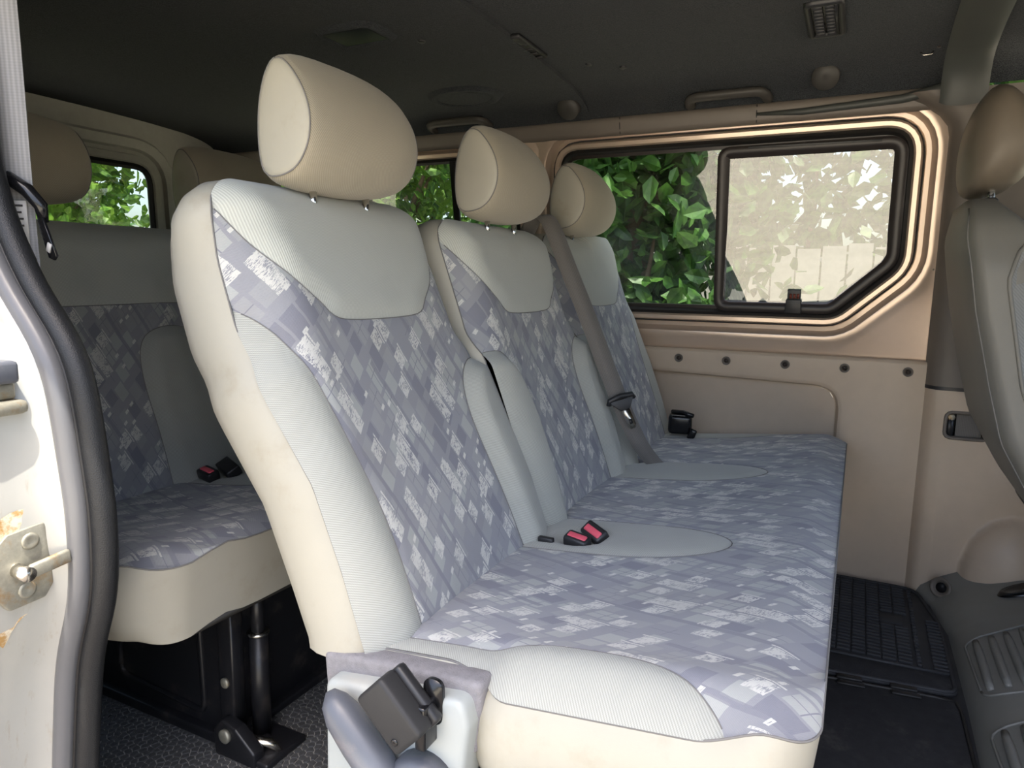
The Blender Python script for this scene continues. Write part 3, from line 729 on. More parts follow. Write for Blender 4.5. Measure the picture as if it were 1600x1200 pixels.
def make_backrest(root, X0, y0, z0, w, lean, outer, pods=None, flat_top=False, L=.625, nu=76):
    S = BackSurf(X0, y0, z0, w, L, lean, outer)
    main = zoned(S.grid(nu), back_zones(w, outer, pods, L, flat_top), S, ('backrest', 'mosaic'), root)
    # boxing strip around the sides and over the top
    ts = np.concatenate([np.linspace(-.022, L - S.r, 40), L - S.r + S.r * np.sin(np.linspace(0, math.pi / 2, 13)[1:])])
    left = np.stack([w / 2 - S.hw(ts), ts], 1); tops = np.linspace(left[-1, 0], w - left[-1, 0], 24)[1:-1]
    ol = np.vstack([left, np.stack([tops, np.full(22, L)], 1), np.stack([w - left[::-1, 0], ts[::-1]], 1)])
    tg = np.gradient(ol, axis=0); tg /= np.linalg.norm(tg, axis=1)[:, None]; on = np.stack([-tg[:, 1], tg[:, 0]], 1)
    ne = S.local(ol)[0]; top = sstep((ol[:, 1] - (L - .12)) / .12)
    bot = np.interp(ol[:, 1], [-.06, .1, .4], [.094, .106, .110])
    prof = [(0, 0), (.004, .006), (.010, .025), (.012, .05), (.009, .075), (.002, .093), (-.010, .104)]
    rings = []
    for k, (o_, b_) in enumerate(prof):
        f = b_ / .104
        q = ol + on * (o_ * (1 + .5 * top) - .012 * f * f * top)[:, None]; q[:, 1] += bot * f * math.tan(S.th) * .9 * (1 - sstep((ol[:, 1] + .022) / .14))
        rings.append(S.pos(q[:, 0], q[:, 1], ne - bot * f))
    V, F = loft([list(map(tuple, r)) for r in rings], False)
    uv = np.array([(x[1] + i * .01, x[2]) for i, r in enumerate(rings) for x in r])
    mesh('side_panel', V, F, 'cream', main, uv=uv)
    b = rings[-1]; n = len(b); F = [[i, i + 1, n - 2 - i, n - 1 - i] for i in range(n // 2 - 1)]
    mesh('back_shell', list(map(tuple, b)), F, 'charcoal', main)
    e = S.pos(ol[:, 0], ol[:, 1], ne + .0005); mesh('edge_seam', *tube([tuple(p) for p in e], .0013, 5), 'seam', main)
    return main, S

HP = chaikin([(-.012, .104), (-.022, .102), (-.040, .080), (-.054, .040), (-.060, -.010), (-.058, -.060), (-.048, -.092), (-.018, -.098), (.026, -.086), (.054, -.052), (.064, -.010), (.056, .032), (.034, .070), (.006, .100)], 2)
def make_headrest(root, cx, cy, cz, lean, w=.285, cover='head', side='cream', scale=1.0, posts=.06, name='headrest'):
    th = math.radians(lean); prof = resample(HP * scale, 48)
    def ring(y, k, dx=0):
        q = prof * k; return [(cx + dx + p[0] * math.cos(th) - p[1] * math.sin(th), cy + y, cz + p[0] * math.sin(th) + p[1] * math.cos(th)) for p in q]
    hw = w / 2; ys = [(-1, .82), (-.975, .855), (-.93, .89), (-.84, .93), (-.68, .968), (-.45, .99), (-.15, 1), (.15, .995), (.4, .975), (.62, .94), (.80, .89), (.92, .84), (.975, .795), (1, .75)]
    rings = [ring(y * hw, k) for y, k in ys]; V, F = loft(rings)
    per = np.concatenate([[0], np.cumsum(np.linalg.norm(np.diff(prof, axis=0), axis=1))])
    uv = [(y * hw, per[k]) for y, _ in ys for k in range(48)]
    main = mesh(name, V, F, cover, root, uv=uv)
    for s in (-1, 1):
        e_ = .82 if s < 0 else .75; rr = [ring(s * hw * a, k * e_) for a, k in ((1, 1), (1.018, .965), (1.03, .86), (1.04, .6), (1.045, .3), (1.046, .02))]
        V, F = loft(rr, True, False, True); mesh('side_panel', V, F, side, main, uv=[(v[0], v[2]) for v in V])
        mesh('seam', *tube(ring(s * hw * 1.004, e_ + .004) + ring(s * hw * 1.004, e_ + .004)[:1], .0012, 5), 'seam', main)
        up = Vector((-math.sin(th), 0, math.cos(th))); b0 = Vector((cx - .012, cy + s * .065, cz)) - up * .08 * scale
        mesh('post', *tube([b0, b0 - up * posts], .006, 12), 'rod', main)
        if posts > .07: mesh('post_guide', *lathe([(.014, -.004), (.013, .006), (.008, .010)], b0 - up * posts * .9, up, 14), 'black', main)
    return main

class CushSurf:
    """top of a bench cushion, u = X relative to its front edge (negative = towards the backrest), v = Y"""
    def __init__(s, X0, y0, y1, z0=.42, notch=True):
        s.X0, s.y0, s.y1, s.z0 = X0, y0, y1, z0; s.r = .05; s.notch = notch; s.rear = -.57
    def yn(s, u):
        u = np.asarray(u, float); k = np.clip((u + s.r) / s.r, 0, 1)
        b = s.y0 + (.030 * sstep((-.33 - u) / .06) if s.notch else 0)
        return b + s.r * (1 - np.sqrt(np.clip(1 - k * k, 0, 1)))
    def yf(s, u):
        k = np.clip((np.asarray(u, float) + s.r) / s.r, 0, 1); return s.y1 - s.r * (1 - np.sqrt(np.clip(1 - k * k, 0, 1)))
    def z(s, uv):
        u, v = uv[:, 0], uv[:, 1]
        z = s.z0 - .025 + np.clip((u + .52) / .47, -.2, 1.0) * .052
        z = z - .012 * sstep((u + .07) / .07) ** 1.3
        dn = np.clip(v - s.yn(u), 0, 1); df = np.clip(s.yf(u) - v, 0, 1)
        fall = lambda d, R, h: h * (1 - np.minimum(d / R, 1)) ** 2.4
        z = z - s.soft * fall(dn, .085, .034) * (.25 + .75 * sstep((-.03 - u) / .09)) * (.3 + .7 * sstep((u + .43) / .09)) - fall(df, .06, .03)
        z = z + .010 * np.exp(-((dn - .06) / .035) ** 2) * sstep((u + .40) / .1)
        # sitting hollows
        for c in s.hollows: z = z - .012 * np.exp(-((v - c) / .15) ** 2 - ((u + .30) / .16) ** 2)
        for (bx, by, br, bd) in s.pits: z = z - bd * np.exp(-(((u - bx) / br) ** 2 + ((v - by) / (br * .8)) ** 2) ** 2)
        return z
    hollows = (); pits = (); soft = 1.0
    def __call__(s, uv):
        e = 1e-3; f = lambda q: np.stack([s.X0 + q[:, 0], q[:, 1], s.z(q)], 1)
        p = f(uv); a = f(uv + [e, 0]) - p; b = f(uv + [0, e]) - p
        n = np.cross(a, b); n /= np.linalg.norm(n, axis=1)[:, None] + 1e-12; return p, n
    def inside(s, uv): return (uv[:, 0] > s.rear + .003) & (uv[:, 0] < -.003) & (uv[:, 1] > s.yn(uv[:, 0]) + .003) & (uv[:, 1] < s.yf(uv[:, 0]) - .003)
    def grid(s, nu, nv):
        us = np.concatenate([np.linspace(s.rear, -s.r, nu - 14), -s.r + s.r * np.sin(np.linspace(0, math.pi / 2, 15)[1:])])
        a = np.linspace(0, 1, nv)
        return np.stack([np.stack([np.full(nv, u), s.yn(u) + (s.yf(u) - s.yn(u)) * a], 1) for u in us], 0)

def make_cushion(root, X0, y0, y1, pads, near_bolster, far_pad, notch=True, pits=(), hollows=(), depth=.13, r=.05, nu=78, nv=190, side='cream'):
    S = CushSurf(X0, y0, y1, notch=notch); S.r = r; S.soft = 1.0 if notch else .25; S.hollows = hollows; S.pits = pits; Z = []
    if near_bolster:
        p = [(-.7, y0 + .055), (-.49, y0 + .060), (-.40, y0 + .062), (-.345, y0 + .072), (-.285, y0 + .086), (-.215, y0 + .082), (-.15, y0 + .058), (-.108, y0 + .030), (-.082, y0 - .002), (-.075, y0 - .1), (-.7, y0 - .1)]
        Z.append(('bolster', chaikin(p, 2), 'twill', .003, None))
    for py in pads:
        p = [(-.7, py - .085), (-.45, py - .090), (-.33, py - .088), (-.24, py - .074), (-.178, py - .042), (-.155, py), (-.178, py + .042), (-.24, py + .074), (-.33, py + .086), (-.45, py + .086), (-.7, py + .08)]
        Z.append(('centre_pad', chaikin(p, 2), 'twill', .003, None))
    if far_pad:
        p = [(-.7, y1 - .10), (-.45, y1 - .10), (-.30, y1 - .09), (-.18, y1 - .05), (-.10, y1 + .02), (-.7, y1 + .1)]
        Z.append(('end_pad', chaikin(p, 2), 'twill', .002, None))
    g = S.grid(nu, nv)
    main = zoned(g, Z, S, ('cushion', 'mosaic'), root, swap=True)
    us = g[:, 0, 0]; near = np.stack([us, S.yn(us)], 1); far = np.stack([us, S.yf(us)], 1)[::-1]
    mid = np.stack([np.zeros(40), np.linspace(near[-1, 1], far[0, 1], 42)[1:-1]], 1)
    ol = np.vstack([near, mid, far]); tg = np.gradient(ol, axis=0); tg /= np.linalg.norm(tg, axis=1)[:, None]; on = np.stack([tg[:, 1], -tg[:, 0]], 1)
    z = S.z(ol); rings = []
    for o_, dz in ((0, 0), (.005, .006), (.014, .03), (.017, .06), (.014, .09), (.004, .115), (-.012, depth)):
        ff_ = sstep((ol[:, 0] + .07) / .07); q = ol + on * (o_ * (1 - ff_) - ff_ * dz * .10)[:, None]; rings.append([(X0 + a, b, zz - dz) for (a, b), zz in zip(q, z)])
    V, F = loft(rings, False); mesh('side_panel', V, F, side, main, uv=[(v[0] + v[1], v[2]) for v in V])
    b = rings[-1]; n = len(b); mesh('underside', b, [[i, i + 1, n - 2 - i, n - 1 - i] for i in range(n // 2 - 1)], 'charcoal', main)
    mesh('edge_seam', *tube([(X0 + a, b, zz + .0004) for (a, b), zz in zip(ol, z)], .0014, 5), 'seam', main)
    return main, S, rings

# ------------------------------------------------------------------ the three-seat bench in the middle row
bench = empty('bench_seat', (-.28, 1.43, 0)); tag(bench, 'cream and mosaic patterned three-seat bench in the middle of the van', 'bench seat')
B1, S1 = make_backrest(bench, -.505, .68, .41, .502, 24.6, (True, False), L=.674)
B2, S2 = make_backrest(bench, -.505, 1.18, .41, .50, 20.8, (False, False), L=.634)
B3, S3 = make_backrest(bench, -.505, 1.68, .41, .508, 20.2, (False, True), L=.634)
H1 = make_headrest(bench, -.765, .925, 1.094, 0, w=.272); H2 = make_headrest(bench, -.727, 1.425, 1.088, 0, w=.275); H3 = make_headrest(bench, -.727, 1.925, 1.088, 0, w=.275)
for h, l in ((H1, 'large headrest nearest the open door'), (H2, 'headrest over the belted middle seat'), (H3, 'headrest next to the side window')): h['label'] = l
C1, CS, CR = make_cushion(bench, 0.0, .665, 2.185, (1.17, 1.68), True, True, pits=((-.425, 1.15, .050, .018), (-.50, 1.75, .03, .012)), hollows=(.93, 1.43, 1.93))
# felt skirt, plastic side cover, recliner parts at the near end
mesh('felt_skirt', *prism(roundpoly([(-.600, .30), (-.37, .30), (-.362, .396), (-.40, .394), (-.49, .387), (-.605, .374)], .010, 4), 'y', .664, .700, .007, 3), 'felt', bench)
cov = mesh('side_cover', *prism(roundpoly([(-.588, .08), (-.40, .08), (-.368, .35), (-.375, .384), (-.582, .354)], [.03, .03, .02, .022, .016], 5), 'y', .640, .690, .008, 3), 'pale_plastic', bench)
mesh('slot_recess', *prism(roundpoly([(-.428, .345), (-.402, .345), (-.402, .402), (-.428, .402)], .0125, 6), 'y', .6385, .645), 'black_gloss', cov)
R_ = Matrix.Rotation(math.radians(-51), 3, 'Y') if False else Matrix(((.72, 0, .694), (0, 1, 0), (-.694, 0, .72)))
mesh('slot_arm', *bbox((-.417, .628, .352), (.014, .03, .055), .003), 'black_gloss', cov)
blk = mesh('latch_block', *bbox((-.447, .607, .370), (.080, .030, .052), .006, 3, R_), plain('satin_black_block', srgb(46, 46, 47), .5, 0, .3, 60, .08, .2, 1500, .0003), bench)
mesh('latch_block_rear', *bbox((-.441, .628, .374), (.080, .016, .048), .005, 2, R_), 'black', blk)
c_ = Vector((-.447, .5915, .370)) + R_ @ Vector((.026, 0, -.012)); mesh('latch_screw', *lathe([(.0045, -.003), (.0045, .001), (.0022, .0014), (0, .0005)], c_, (0, -1, 0), 14), 'black_gloss', blk)
lev = mesh('recliner_lever', *tube([(-.552, .617, .360), (-.545, .616, .349), (-.532, .615, .335), (-.505, .614, .308), (-.475, .614, .278), (-.452, .615, .250), (-.437, .616, .226), (-.43, .618, .205)], [.006, .017, .0225, .024, .024, .027, .025, .012], 18), 'grey_plastic', bench)
mesh('lever_hub', *lathe([(.045, 0), (.045, .020), (.038, .028), (.012, .031), (0, .031)], (-.425, .640, .262), (0, -1, 0), 28), 'grey_plastic', lev)
mesh('lever_cap_line', *tube([(-.478, .5895, .262), (-.466, .5895, .272), (-.456, .592, .284)], .0012, 5), 'black', lev)
# frame under the cushion
for X in (-.50, -.12):
    for Y in (.80, 1.43, 2.05):
        mesh('leg', *bbox((X, Y, .14), (.05, .05, .28), .006), 'blackmetal', bench)
for X in (-.50, -.12): mesh('cross_rail', *bbox((X, 1.43, .285), (.06, 1.35, .05), .008), 'blackmetal', bench)

# ------------------------------------------------------------------ rear bench
DX = -.855
rear = empty('bench_seat', (DX - .28, 1.42, 0)); tag(rear, 'shaded rear bench seat behind the door pillar, black frame showing under it', 'bench seat')
make_backrest(rear, -.50 + DX, .60, .405, 1.06, 19, (True, False), pods=[(.53, .105)], flat_top=True, nu=130)
make_backrest(rear, -.50 + DX, 1.67, .405, .50, 19, (False, True), flat_top=True)
h = make_headrest(rear, -.765 + DX, .875, 1.112, 4, w=.30); h['label'] = 'headrest nearest the hanging belt'
make_headrest(rear, -.765 + DX, 1.46, 1.112, 4, w=.30); make_headrest(rear, -.765 + DX, 1.92, 1.10, 4)
make_cushion(rear, DX - .03, .615, 2.18, (1.14, 1.67), True, True, notch=False, pits=((-.43, 1.12, .05, .018),), hollows=(.87, 1.4, 1.9), depth=.125, nu=70, nv=170, r=.075)
fr = mesh('side_frame', *prism(roundpoly([(-1.42, .0), (-.965, .0), (-.965, .30), (-1.42, .30)], .01, 3), 'y', .835, .850, .003), 'blackmetal', rear)
rp_ = roundpoly([(-1.30, .06), (-1.055, .045), (-1.06, .23), (-1.10, .245), (-1.30, .13)], .02, 5)
q = [(p[0], .834, p[1]) for p in resample(rp_, 60)]; mesh('pressed_ridge', *tube(q + q[:1], .006, 8), 'blackmetal', fr)
mesh('front_flange', *prism([(-.998, .0), (-.962, .0), (-.962, .30), (-.998, .30)], 'y', .820, .850, .004), 'blackmetal', fr)
mesh('flange_bolt', *lathe([(.010, 0), (.010, .004), (.006, .006), (0, .006)], (-.980, .820, .135), (0, -1, 0), 12), 'rust', fr)
po = mesh('post', *tube([(-.945, .868, .02), (-.945, .868, .22)], .017, 16), 'blackmetal', rear); mesh('post_upper', *tube([(-.945, .868, .21), (-.945, .868, .31)], .012, 14), 'blackmetal', po); mesh('post_collar', *lathe([(.0165, 0), (.0205, .002), (.0205, .006), (.0165, .008)], (-.945, .868, .216), (0, 0, 1), 16), 'chrome', po)
mesh('front_plate', *bbox((-1.005, 1.50, .14), (.012, 1.30, .28), .003), 'blackmetal', rear)
mesh('front_rail', *bbox((-.995, 1.50, .010), (.035, 1.30, .018), .004), 'blackmetal', rear)
for Y in (2.05,): mesh('side_frame', *bbox((-1.19, Y, .15), (.45, .015, .30), .003), 'blackmetal', rear)
ft = mesh('hinge_foot', *prism(roundpoly([(-.995, .0), (-.895, .0), (-.895, .03), (-.94, .065), (-.975, .075), (-.995, .05)], .008, 4), 'y', .800, .826, .004), 'blackmetal', rear)
mesh('hinge_pin', *lathe([(.013, 0), (.013, .006), (.009, .008), (0, .008)], (-.962, .800, .048), (0, -1, 0), 16), 'rust', ft)
mesh('foot_plate', *bbox((-.93, .855, .008), (.12, .10, .014), .004), 'blackmetal', ft)
mesh('foot_hook', *tube([(-.945, .815, .018), (-.92, .825, .034), (-.895, .84, .030), (-.88, .85, .012)], [.007, .010, .009, .004], 8), 'chrome', ft)
mesh('floor_rail', *bbox((-1.18, .842, .012), (.52, .05, .022), .004), 'blackmetal', rear)

# ------------------------------------------------------------------ front seat at the right edge
fs = empty('front_seat', (.55, 1.82, 0)); tag(fs, 'grey vinyl front seat seen from behind at the right edge', 'car seat')
def front_back():
    rings = []; ts = np.linspace(0, 1, 34)
    for t in ts:
        z = .385 + .655 * t; x = float(np.interp(z, [.385, .45, .57, .68, .82, .97, 1.04], [.372, .325, .258, .228, .195, .170, .178]))
        hw = np.interp(t, [0, .08, .3, .8, .93, 1], [.19, .235, .255, .245, .215, .15]); th = np.interp(t, [0, .1, .5, .9, 1], [.10, .15, .155, .12, .05])
        sec = roundpoly([(-1, -1), (1, -1), (1, 1), (-1, 1)], .45, 6)
        rings.append([(x + th / 2 + p[0] * th / 2, 1.82 + p[1] * hw, z + (p[0] + 1) * .0) for p in sec])
    return rings
FB = front_back(); V, F = loft(FB, True, True, True); fbk = mesh('backrest', V, F, 'vinyl', fs, uv=[(v[1], v[2]) for v in V])
# textured side insert with piping
ins = roundpoly([(.375, .45), (.46, .47), (.40, .74), (.34, .955), (.262, .955), (.245, .88), (.285, .68)], [.03, .03, .03, .04, .04, .04, .06], 5)
def sidey(x, z): return 1.82 - float(np.interp((z - .385) / .655, [0, .08, .3, .8, .93, 1], [.19, .235, .255, .245, .215, .15]))
pr_ = [(p[0], sidey(*p) - .001, p[1]) for p in resample(ins, 70)]
mesh('side_piping', *tube(pr_ + pr_[:1], .004, 8), 'vinyl', fbk)
mesh('side_insert', [(a, b - .002, c) for a, b, c in pr_], [list(range(70))], twill('grey_weave', srgb(128, 130, 130), .15, .004, .7), fbk, uv=[(a, c) for a, b, c in pr_], smooth=False)
sm = [FB[k][3] for k in range(2, 33)]; mesh('seam', *tube(sm, .0018, 5), 'seam', fbk)
mesh('hem', *tube([(FB[0][k][0], FB[0][k][1], FB[0][k][2] + .004) for k in list(range(len(FB[0]))) + [0]], .006, 6), 'black', fbk)
ysf = np.sin(np.linspace(-1, 1, 25) * math.pi / 2 * .985)
pf = resample(HP * 1.10, 48); rg = [[(.236 + p[0] * (1 - abs(y) ** 3.0) ** .42, 1.84 + y * .155, 1.165 + p[1] * (1 - abs(y) ** 3.4) ** .38) for p in pf] for y in ysf]
fh = mesh('headrest', *loft(rg, True, True, True), 'vinyl_head', fs)
mesh('seam', *tube([(r[24][0] * .3 + r[14][0] * .7 - .001, r[14][1], r[14][2]) for r in rg[2:-2]], .0012, 5), 'seam', fh)
for dy in (-.065, .065):
    mesh('post', *tube([(.226, 1.84 + dy, 1.09), (.232, 1.84 + dy, 1.01)], .0065, 12), 'rod', fh); mesh('post_guide', *lathe([(.014, -.006), (.013, .006), (.008, .010)], (.229, 1.84 + dy, 1.042), (0, 0, 1), 14), 'black', fh)
mesh('seat_cushion', *bbox((.72, 1.82, .36), (.50, .50, .16), .05, 4), 'vinyl', fs)
mesh('seat_base', *bbox((.72, 1.82, .20), (.46, .46, .26), .02, 2), 'black', fs)
mesh('buckle_stalk', *bbox((.43, 1.60, .33), (.05, .03, .10), .008), 'black', fs)
mesh('belt_bracket', *bbox((.44, 1.66, .29), (.10, .05, .07), .008), 'black_gloss', fs)
mesh('warning_tag', *bbox((.408, 1.635, .385), (.030, .004, .02), .001, 1, Matrix.Rotation(.5, 3, 'Y')), 'yellow', fs)

# ================================================================== loose things on seats, roof and pillar
def ribbon(name, path, wid, across, mat, parent=None, th=.0016, loc=None):
    """woven strap: path points, width, across vector (or list)"""
    P = [Vector(p) for p in path]; A = across if isinstance(across, list) else [across] * len(P); V = []; uv = []; L = 0
    for i, p in enumerate(P):
        if i: L += (p - P[i - 1]).length
        a = Vector(A[i]).normalized(); d = (P[min(i + 1, len(P) - 1)] - P[max(i - 1, 0)]).normalized(); n = a.cross(d).normalized()
        for s, k in ((-.5, 1), (-.17, 1.25), (.17, 1.25), (.5, 1), (.5, -1), (-.5, -1)):
            V.append(p + a * wid * s + n * th * k * .5); uv.append((wid * s, L))
    nn = 6; F = [[i * nn + k, i * nn + (k + 1) % nn, (i + 1) * nn + (k + 1) % nn, (i + 1) * nn + k] for i in range(len(P) - 1) for k in range(nn)]
    return mesh(name, V, F, mat, parent, uv=uv, loc=loc)
def smoothpath(pts, it=3): return [tuple(p) for p in chaikin(pts, it, closed=False)]

# lap and shoulder belt of the window seat: over the backrest, down to the cushion
def bp(S, s, t, n): return tuple(S.pos(np.array([s - S.y0]), np.array([t]), np.array([n]))[0])
pts = [(-.80, 1.68, .98), (-.775, 1.69, 1.035), (-.745, 1.678, 1.035), (-.715, 1.664, 1.005), (-.672, 1.655, .914), (-.600, 1.640, .772), (-.532, 1.640, .616), (-.501, 1.645, .546), (-.470, 1.662, .474), (-.448, 1.712, .418), (-.430, 1.735, .395)]
_old = [bp(S3, 1.60, .60, -.20), bp(S3, 1.625, .660, -.08), bp(S3, 1.640, .650, -.01), bp(S3, 1.675, .555, .005), bp(S3, 1.715, .38, .022), bp(S3, 1.745, .20, .034), bp(S3, 1.785, .06, .045), bp(S3, 1.800, -.005, .050)]
path = smoothpath(pts)
ac = []
for i in range(len(path)):
    f = i / (len(path) - 1); ac.append((.80, .60, .10))
belt = ribbon('seat_belt', path, .046, ac, 'webbing'); tag(belt, 'grey belt webbing hanging between the middle and window seats', 'seat belt')
tp = Vector((-.503, 1.636, .562)); _a = Vector((.80, .60, .10)).normalized(); _d = Vector((.03, .005, -.07)).normalized(); _n = _a.cross(_d).normalized(); _a = _d.cross(_n).normalized()
if _n.y > 0: _n = -_n
Rt = Matrix((_n, _a, -_d)).transposed(); tp = tp + _n * .006
def belt_part(name, V, F, mat, off=(0, 0, 0)): return mesh(name, [Rt @ (Vector(v) + Vector(off)) + tp for v in V], F, mat, belt)
belt_part('belt_loop', *tube([(.0, -.034, .016), (.004, -.030, .026), (.004, .0, .028), (.004, .030, .022), (0, .033, .012)], .0065, 10), 'black')
belt_part('loop_shoulder', *prism([(-.032, .022), (.032, .016), (.013, -.008), (-.010, -.008)], 'x', -.002, .006, .001), 'black')
belt_part('tongue', *prism(roundpoly([(-.010, -.004), (.012, -.004), (.014, -.050), (.009, -.058), (-.003, -.058), (-.008, -.050)], .003, 3), 'x', -.001, .002), 'chrome')
belt_part('tongue_slot', *prism([(-.001, -.034), (.007, -.034), (.007, -.046), (-.001, -.046)], 'x', .0021, .0030), 'black')
def buckle(name, c, size, rot, label, red_top=True, group=None, red_side=None):
    e = empty(name, (c[0], c[1], c[2] - .02)); tag(e, label, 'buckle', group)
    mesh('buckle_body', *bbox(c, size, .005, 2, rot), 'black', e)
    off = rot @ Vector((size[0] * .02, -size[1] * .05, size[2] * .5)); mesh('release_button', *bbox(Vector(c) + off, (size[0] * .78, size[1] * .45, .005), .002, 2, rot), 'red', e)
    return e
def rz(a, b=0, c=0): return Matrix.Rotation(math.radians(a), 3, 'Z') @ Matrix.Rotation(math.radians(b), 3, 'Y') @ Matrix.Rotation(math.radians(c), 3, 'X')
zc = lambda x, y: float(CS.z(np.array([[x, y]]))[0])
buckle('belt_buckle', (-.420, 1.122, zc(-.420, 1.122) + .016), (.046, .028, .022), rz(-8, 6, 14), 'black belt buckle with pink red button facing up on the near cushion pad')
b2 = buckle('belt_buckle', (-.402, 1.165, zc(-.402, 1.165) + .018), (.050, .030, .022), rz(-28, 12, 38), 'tilted black belt buckle with a thin red line behind the pink one')
mesh('belt_stub', *bbox((-.475, 1.108, zc(-.475, 1.11) + .004), (.03, .012, .012), .003), 'black', b2)
fb_ = empty('belt_buckle', (-.46, 2.13, .42)); tag(fb_, 'glossy black belt anchor at the far end of the bench by the wall', 'buckle')
zf = zc(-.44, 2.12)
mesh('anchor_body', *bbox((-.462, 2.10, zf + .038), (.07, .06, .060), .012, 3, rz(10)), 'black_gloss', fb_); mesh('anchor_strap', *tube([(-.49, 2.11, zf + .07), (-.45, 2.09, zf + .074), (-.42, 2.08, zf + .068)], .007, 8), 'black_gloss', fb_)
mesh('anchor_tongue', *bbox((-.420, 2.075, zf + .012), (.022, .012, .034), .005, 2, rz(0, 20)), 'black_gloss', fb_)
b3 = buckle('belt_buckle', (-1.30, 1.07, .42), (.05, .03, .024), rz(-8, 6, 14), 'dim black belt buckle with red button on the rear bench pad')
mesh('buckle_mate', *bbox((-1.285, 1.115, .425), (.07, .034, .024), .004, 2, rz(-20, 8, 30)), 'black', b3)

# belt hanging beside the pillar, top left
hb = ribbon('seat_belt', smoothpath([(-.985, .535, 1.34), (-.992, .540, 1.15), (-1.002, .545, .99), (-1.004, .547, .93), (-1.0, .545, .80)], 2), .05, (.85, .55, 0), 'webbing_pale'); tag(hb, 'pale grey belt webbing hanging beside the door pillar at left', 'seat belt')
mesh('belt_loop', *tube([(-1.03, .528, .985), (-.995, .538, .990), (-.975, .548, .975), (-.960, .555, .955), (-.962, .558, .935)], [.007, .009, .009, .0085, .006], 10), 'black_gloss', hb)
mesh('belt_label', *bbox((-.997, .541, .935), (.034, .0025, .055), .0008, 1, rz(33)), 'label', hb)
for k in range(6): mesh('print_line', *bbox(Vector((-.997, .541, .956 - k * .0085)) + Vector((.0009, -.0016, 0)), (.026 - .004 * (k % 3 == 1), .0008, .0024), 0, 1, rz(33)), 'print', hb)
mesh('tongue', *prism([(-.967, .938), (-.955, .940), (-.932, .892), (-.938, .886), (-.948, .889)], 'y', .552, .556, .0008), 'black_gloss', hb)
mesh('tongue_window', *bbox((-.9445, .5515, .902), (.008, .002, .012), .0005, 1, Matrix.Rotation(.45, 3, 'Y')), 'label', hb)
mesh('belt_stop', *tube([(-.985, .542, .905), (-.975, .545, .885), (-.972, .546, .865)], [.008, .007, .004], 8), 'black_gloss', hb)

# striker and fittings on the weathered pillar
XJ = lambda z: float(np.interp(z, zj, xj)) - .043
st = empty('door_striker', (XJ(.54), .425, .50)); tag(st, 'rusty galvanised door striker on the weathered pillar', 'striker')
pl = roundpoly([(0.400, .556), (0.420, .574), (0.463, .578), (0.466, .55), (0.466, .50), (0.456, .486), (0.416, .484), (0.404, .502)], .006, 3)
spl = mesh('striker_plate', *prism([(a, b) for a, b in pl], 'x', XJ(.54) - .004, XJ(.54) + .005, .0015), 'rust', st)
for y_, z_ in ((0.444, .560), (0.436, .503)): mesh('plate_screw', *lathe([(.010, 0), (.010, .0015), (.007, .0025), (.003, .001)], (XJ(.54) + .005, y_, z_), (1, 0, 0), 16), 'rust', st)
mesh('striker_bolt', *tube([(XJ(.54), 0.428, .530), (XJ(.54) + .028, 0.428, .529)], .0085, 14), 'chrome', st)
mesh('striker_bar', *bbox((XJ(.54) + .022, 0.455, .532), (.008, .046, .017), .003, 2, Matrix.Rotation(.1, 3, 'X')), 'rust', st)
mesh('striker_fold', *bbox((XJ(.54) + .012, 0.482, .535), (.024, .004, .018), .001, 1), 'rust', st)
mesh('rust_stain', [(XJ(z) + .0012, y, z) for y, z in resample(chaikin([(.392, .50), (.405, .465), (.418, .42), (.428, .462), (.452, .470), (.476, .495), (.480, .54), (.474, .585), (.445, .602), (.405, .592)], 2), 40)], [list(range(40))], 'stain', st, smooth=False)
br = empty('door_guide_bracket', (XJ(.74), .42, .71)); tag(br, 'grey plastic and rusty steel guide bracket on the pillar above the striker', 'bracket')
mesh('guide_pad', *bbox((XJ(.755) + .012, .415, .758), (.03, .075, .026), .005, 2), 'grey_plastic', br); mesh('guide_slot', *bbox((XJ(.735) + .004, .415, .736), (.02, .07, .020), .003, 1), 'rust', br); mesh('guide_lip', *bbox((XJ(.72) + .010, .418, .718), (.026, .078, .016), .006, 2), 'rust', br)
pg = mesh('rubber_plug', *lathe([(.0, .003), (.009, .0025), (.0105, 0)], (XJ(.60), .404, .604), (1, 0, 0), 18), 'charcoal'); tag(pg, 'round grey rubber plug in the pillar between bracket and striker', 'plug')

# roof: grab handles, round caps, vents, lamps
def ceil_at(x, y, n=0.0): return Vector((x, y, ceil_z(y) - (.014 if x < -.8 else 0) - n))
CN = lambda y: Vector((0, ceil_z(y + .01) - ceil_z(y - .01), -.02)).normalized()
def grab(x0, x1, y, label, group='grab handles above the side windows'):
    n = Vector((0, -.93, -.25)).normalized(); pts = []
    for f, d, t in ((0, -.006, .022), (.0, .010, .018), (.03, .032, .006), (.10, .040, 0), (.3, .042, 0), (.5, .042, 0), (.7, .042, 0), (.90, .040, 0), (.97, .032, .006), (1, .010, .018), (1, -.006, .022)):
        p = Vector((x0 + (x1 - x0) * f, y, ceil_z(y))) + n * d + Vector((0, .25, -1)).normalized() * t; pts.append(p)
    o = mesh('grab_handle', *tube(smoothpath(pts, 2), .0155, 12, flat=.8), plain('handle_plastic', srgb(66, 63, 59), .45)); tag(o, label, 'handle', group)
grab(-.485, -.272, 2.118, 'dark grab handle on the headliner above the sliding window'); grab(-1.365, -1.15, 2.118, 'dark grab handle on the headliner behind the middle headrest')
